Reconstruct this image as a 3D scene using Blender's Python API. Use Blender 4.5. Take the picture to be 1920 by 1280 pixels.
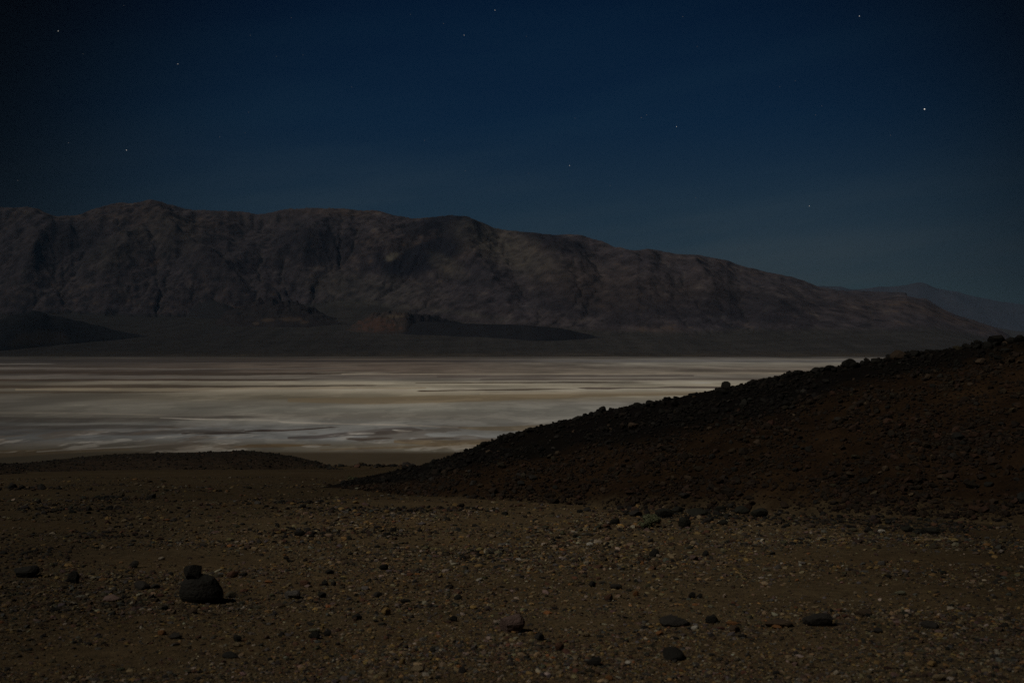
import bpy, math, random, time
import numpy as np
T0 = time.time()
rng = np.random.default_rng(7)
random.seed(7)
for o in list(bpy.data.objects):
    bpy.data.objects.remove(o)
S = bpy.context.scene
C = S.collection

# ------------------------------------------------------------------ camera, sky, moon, exposure
F = 35.0 / 36.0 * 1920.0          # focal length in pixels of the 1920 px wide photograph
HY = 655.0                        # row of the true horizon in the photograph
cam_d = bpy.data.cameras.new('camera')
cam = bpy.data.objects.new('camera', cam_d)
C.objects.link(cam)
cam_d.sensor_width = 36.0
cam_d.lens = 35.0
cam_d.clip_start = 0.1
cam_d.clip_end = 200000.0
cam.location = (0, 0, 0)
cam.rotation_euler = (math.radians(90) + math.atan((HY - 640.0) / F), 0, 0)
cam_d.dof.use_dof = True
cam_d.dof.focus_distance = 38.0
cam_d.dof.aperture_fstop = 3.2
S.camera = cam

MOON = np.array([-0.80, -0.42, 0.0])
MOON /= np.linalg.norm(MOON)
EL = math.radians(51)
MOON = np.array([MOON[0] * math.cos(EL), MOON[1] * math.cos(EL), math.sin(EL)])

W = bpy.data.worlds.new('World')
S.world = W
W.use_nodes = True
nt = W.node_tree
nt.nodes.clear()
N = nt.nodes.new
L = nt.links.new
wo = N('ShaderNodeOutputWorld')
bg = N('ShaderNodeBackground')
sky = N('ShaderNodeTexSky')
sky.sky_type = 'NISHITA'
sky.sun_disc = False
sky.sun_elevation = EL
sky.sun_rotation = math.atan2(MOON[0], MOON[1])
sky.air_density = 1.0
sky.dust_density = 0.5
sky.ozone_density = 2.0
tc = N('ShaderNodeTexCoord')
nrm = N('ShaderNodeVectorMath'); nrm.operation = 'NORMALIZE'
L(tc.outputs['Generated'], nrm.inputs[0])
sep = N('ShaderNodeSeparateXYZ')
L(nrm.outputs[0], sep.inputs[0])
ramp = N('ShaderNodeValToRGB')              # night blue: the red fades fast with height
L(sep.outputs['Z'], ramp.inputs[0])
SKY_STOPS = [(0.0, (0.40, 0.62, 0.64)), (0.07, (0.36, 0.495, 0.61)), (0.14, (0.28, 0.49, 0.65)),
             (0.22, (0.110, 0.385, 0.66)), (0.33, (0.05, 0.31, 0.62)), (0.6, (0.03, 0.20, 0.40)), (1.0, (0.02, 0.16, 0.34))]
e = ramp.color_ramp.elements
while len(e) < len(SKY_STOPS):
    e.new(0.5)
for k, (p, c) in enumerate(SKY_STOPS):
    e[k].position = p
    e[k].color = (*c, 1)
mul = N('ShaderNodeMix'); mul.data_type = 'RGBA'; mul.blend_type = 'MULTIPLY'; mul.inputs[0].default_value = 1
L(sky.outputs[0], mul.inputs[6]); L(ramp.outputs[0], mul.inputs[7])
# the sky over the valley glows more than the sky far to the sides of it
GC = np.array([0.035, 1.0, 0.04]); GC /= np.linalg.norm(GC)
dot = N('ShaderNodeVectorMath'); dot.operation = 'DOT_PRODUCT'
dot.inputs[1].default_value = tuple(GC)
L(nrm.outputs[0], dot.inputs[0])
mr = N('ShaderNodeMapRange'); mr.interpolation_type = 'SMOOTHERSTEP'
mr.inputs['From Min'].default_value = 0.823; mr.inputs['From Max'].default_value = 1.0
mr.inputs['To Min'].default_value = 0.03; mr.inputs['To Max'].default_value = 1.0
L(dot.outputs['Value'], mr.inputs['Value'])
# faint high cloud veil
rt = N('ShaderNodeMapping'); rt.inputs['Rotation'].default_value = (0, math.radians(8), 0)
mp = N('ShaderNodeMapping'); mp.inputs['Scale'].default_value = (1.6, 1.0, 11.0)
L(nrm.outputs[0], rt.inputs[0]); L(rt.outputs[0], mp.inputs[0])
nz = N('ShaderNodeTexNoise'); nz.inputs['Scale'].default_value = 1.5; nz.inputs['Detail'].default_value = 5
nz.inputs['Roughness'].default_value = 0.55
L(mp.outputs[0], nz.inputs['Vector'])
mv = N('ShaderNodeMapRange'); mv.interpolation_type = 'SMOOTHSTEP'
mv.inputs['From Min'].default_value = 0.44; mv.inputs['From Max'].default_value = 0.72
mv.inputs['To Min'].default_value = 0.0; mv.inputs['To Max'].default_value = 1.0
L(nz.outputs[0], mv.inputs['Value'])
veil = N('ShaderNodeMix'); veil.data_type = 'RGBA'
veil.inputs[6].default_value = (.97, .97, .97, 1); veil.inputs[7].default_value = (1.50, 1.18, 1.05, 1)
L(mv.outputs[0], veil.inputs[0])
mm = N('ShaderNodeVectorMath'); mm.operation = 'MULTIPLY'
L(mr.outputs[0], mm.inputs[0]); L(veil.outputs[2], mm.inputs[1])
mul2 = N('ShaderNodeMix'); mul2.data_type = 'RGBA'; mul2.blend_type = 'MULTIPLY'; mul2.inputs[0].default_value = 1
L(mul.outputs[2], mul2.inputs[6]); L(mm.outputs[0], mul2.inputs[7])
L(mul2.outputs[2], bg.inputs['Color'])
bg.inputs['Strength'].default_value = 0.0115
L(bg.outputs[0], wo.inputs[0])

ml = bpy.data.lights.new('moon', 'SUN')
ml.energy = 1.05
ml.angle = math.radians(0.5)
ml.color = (1.0, 0.90, 0.76)
mo = bpy.data.objects.new('moon', ml)
C.objects.link(mo)
mo.location = (0, 0, 50)
from mathutils import Vector, Matrix, Euler
mo.rotation_euler = Vector(-MOON).to_track_quat('-Z', 'Y').to_euler()

S.view_settings.view_transform = 'Standard'
S.view_settings.look = 'None'
S.view_settings.exposure = 0.0
S.view_settings.gamma = 1.0
S.view_settings.use_curve_mapping = False
S.render.engine = 'CYCLES'
S.cycles.max_bounces = 4
S.cycles.diffuse_bounces = 2
S.cycles.volume_bounces = 0
S.cycles.use_denoising = False
S.cycles.transparent_max_bounces = 8

# ------------------------------------------------------------------ numpy noise
_perm = rng.permutation(1024)
_gr = rng.uniform(0, 2 * math.pi, 1024)
_gx, _gy = np.cos(_gr), np.sin(_gr)
def perlin(x, y, seed=0):
    x = np.asarray(x, float) + seed * 17.31
    y = np.asarray(y, float) - seed * 9.77
    xi = np.floor(x).astype(np.int64); yi = np.floor(y).astype(np.int64)
    xf = x - xi; yf = y - yi
    u = xf * xf * xf * (xf * (xf * 6 - 15) + 10)
    v = yf * yf * yf * (yf * (yf * 6 - 15) + 10)
    def g(ix, iy, dx, dy):
        h = _perm[(_perm[(ix + seed * 101) & 1023] + iy) & 1023]
        return _gx[h] * dx + _gy[h] * dy
    a = g(xi, yi, xf, yf); b = g(xi + 1, yi, xf - 1, yf)
    c = g(xi, yi + 1, xf, yf - 1); d = g(xi + 1, yi + 1, xf - 1, yf - 1)
    return (a + u * (b - a)) * (1 - v) + (c + u * (d - c)) * v
def fbm(x, y, octaves=5, seed=0, gain=0.5, lac=2.03):
    s = 0; a = 1.0; n = 0
    for k in range(octaves):
        s = s + a * perlin(x, y, seed + k)
        n += a; a *= gain
        x = np.asarray(x) * lac; y = np.asarray(y) * lac
    return s / n * 1.6
def ridged(x, y, octaves=5, seed=0):
    s = 0; a = 1.0; n = 0
    for k in range(octaves):
        s = s + a * (1 - 2 * np.abs(perlin(x, y, seed + k)) )
        n += a; a *= 0.5
        x = np.asarray(x) * 2.07; y = np.asarray(y) * 2.07
    return s / n
def sst(a, b, x):
    t = np.clip((x - a) / (b - a), 0, 1)
    return t * t * (3 - 2 * t)
def lerp(a, b, t):
    return a + (b - a) * t
def prof(pts):
    pts = np.array(pts, float)
    return lambda x: np.interp(x, pts[:, 0], pts[:, 1])
def smooth1(a, s):
    r = int(3 * s) + 1
    k = np.exp(-0.5 * (np.arange(-r, r + 1) / s) ** 2); k /= k.sum()
    return np.convolve(np.pad(a, r, mode='edge'), k, 'valid')
def smoothprof(pts, s=6):
    xs = np.arange(-1600, 3600, 2.0)
    ys = smooth1(np.interp(xs, [p[0] for p in pts], [p[1] for p in pts]), s / 2.0)
    return lambda x: np.interp(x, xs, ys)
def lin(c):
    c = np.asarray(c, float) / 255.0
    return np.where(c <= 0.04045, c / 12.92, ((c + 0.055) / 1.055) ** 2.4)

# ------------------------------------------------------------------ mesh and material helpers
def mesh_obj(name, co, faces, mat=None, parent=None, smooth=True, cols=None):
    me = bpy.data.meshes.new(name)
    me.from_pydata([tuple(c) for c in co], [], [tuple(f) for f in faces])
    if smooth:
        me.polygons.foreach_set('use_smooth', [True] * len(me.polygons))
    if cols is not None:
        a = me.color_attributes.new('col', 'FLOAT_COLOR', 'POINT')
        a.data.foreach_set('color', np.concatenate([cols, np.ones((len(cols), 1))], 1).astype(np.float32).ravel())
    if mat: me.materials.append(mat)
    me.update()
    o = bpy.data.objects.new(name, me)
    C.objects.link(o)
    if parent: o.parent = parent
    return o
def grid_obj(name, X, Y, Z, mat, cols=None, smooth=True):
    r, c = X.shape
    co = np.stack([X, Y, Z], -1).reshape(-1, 3).astype(np.float32)
    i = np.arange(r * c).reshape(r, c)
    q = np.stack([i[:-1, :-1], i[:-1, 1:], i[1:, 1:], i[1:, :-1]], -1).reshape(-1, 4).astype(np.int32)
    me = bpy.data.meshes.new(name)
    me.vertices.add(len(co)); me.vertices.foreach_set('co', co.ravel())
    me.loops.add(q.size); me.loops.foreach_set('vertex_index', q.ravel())
    me.polygons.add(len(q))
    me.polygons.foreach_set('loop_start', np.arange(0, q.size, 4, dtype=np.int32))
    me.polygons.foreach_set('loop_total', np.full(len(q), 4, np.int32))
    me.update(calc_edges=True)
    me.polygons.foreach_set('use_smooth', np.full(len(q), smooth))
    if cols is not None:
        a = me.color_attributes.new('col', 'FLOAT_COLOR', 'POINT')
        cc = np.concatenate([cols.reshape(-1, 3), np.ones((r * c, 1))], 1).astype(np.float32)
        a.data.foreach_set('color', cc.ravel())
    me.materials.append(mat)
    o = bpy.data.objects.new(name, me)
    C.objects.link(o)
    return o
def structure(o):
    o['kind'] = 'structure'
    return o
def thing(o, label, cat, group=None):
    o['label'] = label; o['category'] = cat
    if group: o['group'] = group
    return o

def new_mat(name, rough=0.9, spec=0.15):
    m = bpy.data.materials.new(name)
    m.use_nodes = True
    b = m.node_tree.nodes['Principled BSDF']
    b.inputs['Roughness'].default_value = rough
    b.inputs['Specular IOR Level'].default_value = spec
    return m, m.node_tree, b
def attr_mat(name, scale1, scale2, amt, bump=0.0, bscale=1.0, bdist=1.0, stretch=(1, 1, 1), rough=0.95, spec=0.1):
    """vertex colour 'col' (rock and soil units) broken up by two noises, with bump relief"""
    m, t, b = new_mat(name, rough, spec)
    n = t.nodes.new; l = t.links.new
    at = n('ShaderNodeAttribute'); at.attribute_name = 'col'
    tc = n('ShaderNodeTexCoord')
    mp = n('ShaderNodeMapping'); mp.inputs['Scale'].default_value = stretch
    l(tc.outputs['Object'], mp.inputs[0])
    n1 = n('ShaderNodeTexNoise'); n1.inputs['Scale'].default_value = scale1; n1.inputs['Detail'].default_value = 6
    n2 = n('ShaderNodeTexNoise'); n2.inputs['Scale'].default_value = scale2; n2.inputs['Detail'].default_value = 4
    l(mp.outputs[0], n1.inputs['Vector']); l(mp.outputs[0], n2.inputs['Vector'])
    ad = n('ShaderNodeMath'); ad.operation = 'ADD'
    l(n1.outputs[0], ad.inputs[0]); l(n2.outputs[0], ad.inputs[1])
    r = n('ShaderNodeMapRange')
    r.inputs['From Min'].default_value = 0.6; r.inputs['From Max'].default_value = 1.4
    r.inputs['To Min'].default_value = 1 - amt; r.inputs['To Max'].default_value = 1 + amt
    l(ad.outputs[0], r.inputs['Value'])
    mx = n('ShaderNodeMix'); mx.data_type = 'RGBA'; mx.blend_type = 'MULTIPLY'; mx.inputs[0].default_value = 1
    l(at.outputs['Color'], mx.inputs[6]); l(r.outputs[0], mx.inputs[7])
    l(mx.outputs[2], b.inputs['Base Color'])
    if bump:
        n3 = n('ShaderNodeTexNoise'); n3.inputs['Scale'].default_value = bscale; n3.inputs['Detail'].default_value = 8
        n3.inputs['Roughness'].default_value = 0.65
        l(tc.outputs['Object'], n3.inputs['Vector'])
        bp = n('ShaderNodeBump'); bp.inputs['Strength'].default_value = bump; bp.inputs['Distance'].default_value = bdist
        l(n3.outputs[0], bp.inputs['Height']); l(bp.outputs[0], b.inputs['Normal'])
    return m

M_mtn = attr_mat('mountain_rock', 0.006, 0.03, 0.34, bump=0.8, bscale=0.02, bdist=20)
M_far = attr_mat('far_rock', 0.002, 0.01, 0.2)
M_playa = attr_mat('salt_crust', 0.02, 0.2, 0.10, spec=0.2)
M_ground = attr_mat('gravel_soil', 9.0, 70.0, 0.60, bump=0.9, bscale=55.0, bdist=0.018)
M_hill = attr_mat('dark_scree', 2.2, 14.0, 0.5, bump=1.0, bscale=9.0, bdist=0.10)

def rock_mat(name, source):
    """stone: colour of the single stone, mottled"""
    m, t, b = new_mat(name, 0.85, 0.25)
    n = t.nodes.new; l = t.links.new
    if source == 'object':
        ob = n('ShaderNodeObjectInfo'); colr = ob.outputs['Color']
    else:
        at = n('ShaderNodeAttribute'); at.attribute_type = 'INSTANCER'; at.attribute_name = 'tint'; colr = at.outputs['Color']
    tc = n('ShaderNodeTexCoord')
    n1 = n('ShaderNodeTexNoise'); n1.inputs['Scale'].default_value = 3.2; n1.inputs['Detail'].default_value = 8
    n1.inputs['Roughness'].default_value = 0.7
    l(tc.outputs['Object'], n1.inputs['Vector'])
    r = n('ShaderNodeMapRange')
    r.inputs['From Min'].default_value = 0.3; r.inputs['From Max'].default_value = 0.7
    r.inputs['To Min'].default_value = 0.55; r.inputs['To Max'].default_value = 1.5
    l(n1.outputs[0], r.inputs['Value'])
    mx = n('ShaderNodeMix'); mx.data_type = 'RGBA'; mx.blend_type = 'MULTIPLY'; mx.inputs[0].default_value = 1
    l(colr, mx.inputs[6]); l(r.outputs[0], mx.inputs[7])
    l(mx.outputs[2], b.inputs['Base Color'])
    n2 = n('ShaderNodeTexNoise'); n2.inputs['Scale'].default_value = 7.0; n2.inputs['Detail'].default_value = 8
    l(tc.outputs['Object'], n2.inputs['Vector'])
    bp = n('ShaderNodeBump'); bp.inputs['Strength'].default_value = 0.5; bp.inputs['Distance'].default_value = 0.06
    l(n2.outputs[0], bp.inputs['Height']); l(bp.outputs[0], b.inputs['Normal'])
    return m
M_rock = rock_mat('stone', 'object')
M_peb = rock_mat('pebble_stone', 'instancer')

# pixel (1920 x 1280 photograph) -> direction slopes; the camera looks along +Y
def U(px): return (np.asarray(px, float) - 960.0) / F
def V(py): return (HY - np.asarray(py, float)) / F

PLAYA = -60.0
# ------------------------------------------------------------------ foreground fan (ground)
def ground_z(x, y):
    x = np.asarray(x, float); y = np.asarray(y, float)
    crest = 84.0
    z = -1.45 - 0.10 * np.minimum(y, crest)
    over = np.maximum(y - crest, 0)
    z = z - 0.10 * over - 0.12 * over * sst(0, 25, over)
    und = 0.16 * fbm(x / 9.0, y / 9.0, 3, 3) + 0.05 * fbm(x / 2.2, y / 2.2, 3, 11)
    und = und + 0.016 * fbm(x / 0.5, y / 0.5, 2, 21)
    near = sst(2.0, 9.0, np.hypot(x, y)) * 0.7 + 0.3
    z = z + und * near
    z = z - 0.15 * np.exp(-((y - 34 - 0.3 * x) / 3.5) ** 2) * sst(-25, 0, x)     # shallow wash at the hill's foot
    return np.maximum(z, PLAYA - 0.35)
gu = np.linspace(-1.05, 1.05, 520)
gd = np.concatenate([np.linspace(-14, 2.9, 14), np.geomspace(3.0, 100, 430), np.geomspace(102, 620, 60)])
D, Ug = np.meshgrid(gd, gu, indexing='ij')
GX = Ug * (np.abs(D) + 5.0); GY = D
GZ = ground_z(GX, GY)
def vignette_tone(x, y):  # lens vignette painted into soil and gravel colour: paler centre, darker corners
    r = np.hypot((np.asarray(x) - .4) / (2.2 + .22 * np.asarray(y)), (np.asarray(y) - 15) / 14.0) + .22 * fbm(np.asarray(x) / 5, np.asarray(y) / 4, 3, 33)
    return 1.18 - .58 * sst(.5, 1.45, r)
n1 = fbm(GX / 6.0, GY / 3.5, 4, 31); n2 = fbm(GX / 0.8, GY / 0.5, 4, 41); n3 = fbm(GX / 25.0, GY / 9.0, 3, 45)
base = np.array([0.088, 0.067, 0.038])
cg = base[None, None] * (1 + 0.22 * n1 + 0.20 * n2 + 0.18 * n3)[..., None]
rust = np.clip(0.35 + 0.6 * fbm(GX / 4, GY / 2.5, 3, 51), 0, 1)[..., None]
cg = cg * vignette_tone(GX, GY)[..., None]
cg = cg * lerp(np.array([1, 1, 1]), np.array([1.08, 0.96, 0.85]), rust)
farb = sst(110, 300, GY)[..., None]
cg = lerp(cg, np.array([0.12, 0.09, 0.056]), farb)
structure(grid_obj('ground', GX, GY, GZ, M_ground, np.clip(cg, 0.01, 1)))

def hit(px, py, zf=None):
    """where the line of sight of a pixel meets the ground"""
    zf = zf or ground_z
    u, v = float(U(px)), float(V(py))
    d = np.geomspace(3, 140, 1500)
    f = v * d - zf(u * d, d)
    k = np.argmax(f < 0)
    return np.array([u * d[k], d[k], float(zf(u * d[k], d[k]))])

# ------------------------------------------------------------------ salt flat
pu = np.concatenate([np.linspace(-1.0, -.62, 24)[:-1], np.linspace(-.62, .46, 700), np.linspace(.46, 1.0, 30)[1:]])
py_rows = np.concatenate([np.linspace(1010, 880, 12)[:-1], np.arange(880, 668.2, -0.6), np.linspace(668, 664.5, 24)])
pd = -PLAYA * F / (py_rows - HY)
PD, PUg = np.meshgrid(pd, pu, indexing='ij')
PX, PY = PUg * PD, PD
yy = np.repeat(py_rows[:, None], len(pu), 1)
xx = 960 + PUg * F
# patches of mud and crust, isotropic on the ground
w1 = fbm(PX / 1500, PY / 2600, 5, 61); w2 = fbm(PX / 260, PY / 420, 5, 71); w3 = fbm(PX / 45, PY / 80, 4, 81)
big = fbm(PX / 2600, PY / 2000, 3, 65)
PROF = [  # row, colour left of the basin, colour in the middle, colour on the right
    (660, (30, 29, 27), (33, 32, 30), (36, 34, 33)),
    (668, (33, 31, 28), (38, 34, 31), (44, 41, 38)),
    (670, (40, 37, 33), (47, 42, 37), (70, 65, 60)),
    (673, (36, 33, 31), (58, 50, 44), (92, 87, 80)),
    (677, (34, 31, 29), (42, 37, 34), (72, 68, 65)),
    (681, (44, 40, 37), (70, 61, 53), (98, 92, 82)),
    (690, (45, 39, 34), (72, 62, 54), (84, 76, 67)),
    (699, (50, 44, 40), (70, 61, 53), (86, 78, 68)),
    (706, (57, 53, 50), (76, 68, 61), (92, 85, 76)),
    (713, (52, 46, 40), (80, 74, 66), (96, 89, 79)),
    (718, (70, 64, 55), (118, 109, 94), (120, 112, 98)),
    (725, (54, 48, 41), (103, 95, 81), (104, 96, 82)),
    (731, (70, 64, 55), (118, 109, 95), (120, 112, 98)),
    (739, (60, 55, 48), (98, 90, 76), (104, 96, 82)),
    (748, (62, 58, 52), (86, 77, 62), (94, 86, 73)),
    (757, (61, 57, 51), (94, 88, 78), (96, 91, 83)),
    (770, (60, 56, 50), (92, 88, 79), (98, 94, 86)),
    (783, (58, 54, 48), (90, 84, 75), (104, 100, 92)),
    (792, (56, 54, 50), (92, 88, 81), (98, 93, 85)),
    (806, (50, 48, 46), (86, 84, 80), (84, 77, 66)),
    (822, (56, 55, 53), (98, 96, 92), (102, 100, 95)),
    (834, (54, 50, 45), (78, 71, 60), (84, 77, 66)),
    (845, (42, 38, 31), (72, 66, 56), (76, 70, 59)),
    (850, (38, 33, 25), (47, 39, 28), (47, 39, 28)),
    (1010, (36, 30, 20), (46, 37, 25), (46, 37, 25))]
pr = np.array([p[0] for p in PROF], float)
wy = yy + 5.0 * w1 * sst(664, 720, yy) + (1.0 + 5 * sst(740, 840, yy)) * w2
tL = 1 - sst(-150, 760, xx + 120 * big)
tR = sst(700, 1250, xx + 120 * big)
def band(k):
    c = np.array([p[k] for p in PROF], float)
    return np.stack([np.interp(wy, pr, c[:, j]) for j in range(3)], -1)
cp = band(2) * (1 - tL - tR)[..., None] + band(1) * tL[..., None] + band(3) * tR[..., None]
def paint(mask, col, a=1.0):
    global cp
    m = np.clip(np.asarray(mask) * a, 0, 1)[..., None]
    cp = cp * (1 - m) + np.array(col, float) * m
def stroke(pts, col, a=1.0, wob=1.0, soft=.7):
    """a lens of mud or crust lying along points (x, row, half thickness)"""
    p = np.array(pts, float)
    cy = np.interp(xx, p[:, 0], p[:, 1]); h = np.interp(xx, p[:, 0], p[:, 2], left=0, right=0)
    dist = np.abs(yy + wob * (1.5 * w2 + 1.3 * w3) - cy)
    paint((1 - sst(h, h + soft + 0.2 * h, dist)) * (h > 0.02) * np.clip(h / 0.5, 0, 1), col, a)
# general streaks
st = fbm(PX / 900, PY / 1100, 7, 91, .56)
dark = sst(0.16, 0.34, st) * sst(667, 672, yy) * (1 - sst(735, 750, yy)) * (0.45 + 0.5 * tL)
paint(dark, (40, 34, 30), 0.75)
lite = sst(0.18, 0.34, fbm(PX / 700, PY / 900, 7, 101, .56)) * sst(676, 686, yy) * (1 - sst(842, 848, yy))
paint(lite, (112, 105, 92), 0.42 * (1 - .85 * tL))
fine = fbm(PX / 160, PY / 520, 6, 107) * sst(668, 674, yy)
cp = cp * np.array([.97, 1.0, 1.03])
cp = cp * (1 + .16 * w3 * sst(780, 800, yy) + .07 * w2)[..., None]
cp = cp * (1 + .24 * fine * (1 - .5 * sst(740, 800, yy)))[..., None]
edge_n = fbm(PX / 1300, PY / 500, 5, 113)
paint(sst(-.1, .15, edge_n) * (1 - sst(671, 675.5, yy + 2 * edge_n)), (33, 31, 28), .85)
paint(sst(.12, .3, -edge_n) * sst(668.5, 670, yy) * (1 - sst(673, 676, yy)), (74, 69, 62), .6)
# named lenses
stroke([(-200, 682, 1.0), (0, 682.5, .9), (90, 682.5, .5), (110, 682, 0)], (72, 69, 65), .9)
stroke([(-200, 690, 2), (0, 690.5, 2), (80, 690, 1.4), (330, 692, .8), (620, 690, .5), (700, 690, 0)], (70, 66, 62), .9, .6)
stroke([(-200, 697, 2), (100, 698, 2), (420, 701, 2.5), (600, 700, 1), (680, 699, 0)], (42, 36, 31), .8)
stroke([(-200, 706, 3), (0, 707, 3), (180, 706, 2.4), (420, 707, 1.2), (640, 704, .8), (760, 703, 0)], (74, 70, 65), .8)
stroke([(-200, 712, 1.4), (0, 712, 1.2), (350, 712, 1.5), (540, 712, .6), (620, 711, 0)], (46, 38, 32), .85)
stroke([(-200, 726, 2.4), (0, 725, 2), (300, 724, 2.4), (420, 725, 1.2), (700, 722, .5), (760, 722, 0)], (50, 43, 36), .8)
stroke([(-100, 736, .8), (0, 736, 1.2), (120, 735, 1.2), (300, 735, .6), (420, 734, 0)], (50, 43, 35), .7)
stroke([(30, 730, 1.2), (150, 730, 2.2), (330, 730, 2.2), (420, 729, 1.2), (640, 727, 1.6), (800, 727, 1)], (100, 91, 76), .6)
stroke([(640, 701, .5), (900, 701, .6), (1300, 700, .7), (1700, 699, .7)], (104, 97, 86), .9, .3)
stroke([(820, 706, .9), (1100, 705, 1.0), (1300, 704, .6)], (62, 56, 52), .8, .5)
stroke([(900, 711, 1), (1000, 711, 1.3), (1200, 711, 1.2), (1600, 710, 1.2)], (66, 60, 55), .8, .6)
stroke([(780, 717.5, .3), (1000, 717, .7), (1110, 716.5, .8), (1180, 717, .4), (1260, 716, 0)], (40, 33, 27), .95, .4)
stroke([(780, 732.6, 0), (790, 732.6, .9), (812, 732.6, .6), (860, 731.5, .3), (990, 730, .8), (1040, 729, .4), (1090, 729, 0)], (46, 38, 30), .9, .4)
stroke([(1080, 727, 0), (1100, 727.5, 1.3), (1140, 728, 1.2), (1170, 727, .6), (1230, 727, .5), (1260, 725.8, 1.2), (1400, 726, 1.4), (1600, 725, 1)], (58, 51, 46), .85, .6)
stroke([(540, 750, 2), (700, 752, 4), (820, 748, 5), (940, 745, 4), (1100, 740, 2.4), (1320, 737, 1.6)], (84, 74, 58), .75, 1.0, 3)
stroke([(900, 737, 1.4), (1100, 736, 1.8), (1300, 735.5, 1.6), (1600, 735, 1.4)], (110, 102, 88), .6, .5)
stroke([(-200, 773, 1.5), (0, 773, 1.5), (140, 774, 1.2), (270, 777, .8), (330, 778, 0)], (78, 74, 67), .7)
stroke([(-200, 786, 2), (0, 786, 3), (150, 788, 3), (300, 786, 2.4), (420, 782, 1), (520, 782, 0)], (44, 41, 38), .6, 1, 3)
stroke([(300, 783, .3), (350, 785, .6), (450, 787, .7), (520, 788, .8), (530, 791, .9), (600, 793, .9), (700, 795, .9), (780, 797, 1.2), (860, 801, .9), (900, 803, 0)], (104, 100, 93), .9, .5)
stroke([(-200, 800, 3), (0, 802, 2.4), (60, 801, 1.4), (200, 800, 2.2), (290, 800, 1.6), (340, 802, 0)], (40, 37, 34), .6, 1, 2.5)
stroke([(150, 812, 1), (260, 812, 2.0), (350, 809, 2.2), (430, 810, 1.6), (460, 806, .4)], (46, 42, 39), .6, 1, 2.5)
stroke([(460, 808, .5), (490, 807, 1.4), (530, 806.5, 1.1), (590, 803, .8), (620, 800, .6), (640, 800, 0)], (36, 30, 27), .95, .6)
stroke([(340, 812, 1.2), (400, 812, 1.8), (450, 811, 1.4), (480, 811, 0)], (40, 36, 33), .9, .6)
stroke([(540, 820, 1), (600, 818, 2), (660, 812, 3), (720, 808, 4.5), (770, 804, 3.4), (795, 805, 0)], (52, 48, 46), .8, 1.6, 2)
stroke([(650, 822, 1.4), (680, 823, 1.8), (720, 820, 1.2), (740, 820, 0)], (44, 38, 34), .8, 1.6)
stroke([(656, 813, .4), (672, 813, .9), (700, 812, .5), (706, 812, 0)], (112, 109, 103), .95, .3)
stroke([(736, 805, .3), (748, 807, 1.4), (766, 807.5, .9), (776, 807, 0)], (116, 114, 108), .95, .3)
stroke([(770, 822, 0), (800, 822.5, 1.2), (830, 821.5, 1.3), (852, 821, .4), (870, 820, 0)], (52, 47, 42), .85, .6)
stroke([(860, 801, 1), (900, 802.5, 3), (960, 803, 4), (1080, 801, 4.5)], (76, 68, 55), .8, 1.2)
stroke([(740, 826, 2), (800, 829, 4), (900, 831, 5.5), (960, 830, 6), (1050, 828, 6)], (72, 61, 45), .75, 2.0, 2)
stroke([(430, 838, 0), (470, 835, 2.2), (530, 834, 2.6), (570, 834, 1), (620, 833, .5)], (62, 51, 36), .85, 1.0)
stroke([(600, 843, .8), (700, 839, 1.2), (800, 837, 1.6), (900, 838, 1.6), (1000, 837, 2)], (66, 56, 42), .6, 1.2)
stroke([(-200, 856, 5), (0, 850, 4), (100, 846, 3), (200, 843, 1.4), (260, 842, 0)], (50, 42, 31), .7, 1.6, 3)
stroke([(70, 846, .8), (150, 842, .8), (260, 836, 1.0), (360, 828, 1.4), (450, 824, 1.2), (560, 823, 1)], (86, 83, 78), .6, 1.6)
crk = sst(0.12, 0.26, fbm(PX / 38, PY / 75, 6, 111, .58)) * sst(800, 815, yy) * (1 - sst(846, 850, yy))
paint(crk, (110, 107, 101), 0.5)
dk2 = sst(0.10, 0.20, fbm(PX / 70, PY / 120, 6, 121, .58)) * sst(790, 805, yy) * (1 - sst(840, 850, yy))
paint(dk2, (58, 51, 44), 0.45)
mot = sst(-.04, .10, fbm(PX / 170, PY / 260, 8, 131, .62)) - .5
mot2 = sst(-.03, .08, fbm(PX / 40, PY / 70, 6, 135, .62)) - .5
cp = cp * (1 + (.10 * mot * sst(676, 690, yy) + .10 * mot2 * sst(740, 790, yy)) * (1 - sst(842, 850, yy)))[..., None]
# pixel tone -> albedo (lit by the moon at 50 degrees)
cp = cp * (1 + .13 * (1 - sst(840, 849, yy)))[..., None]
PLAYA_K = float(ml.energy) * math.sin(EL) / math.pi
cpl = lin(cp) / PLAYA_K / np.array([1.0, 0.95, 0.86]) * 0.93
structure(grid_obj('salt_flat', PX, PY, np.full_like(PX, PLAYA), M_playa, np.clip(cpl, 0.01, 0.9)))

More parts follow.
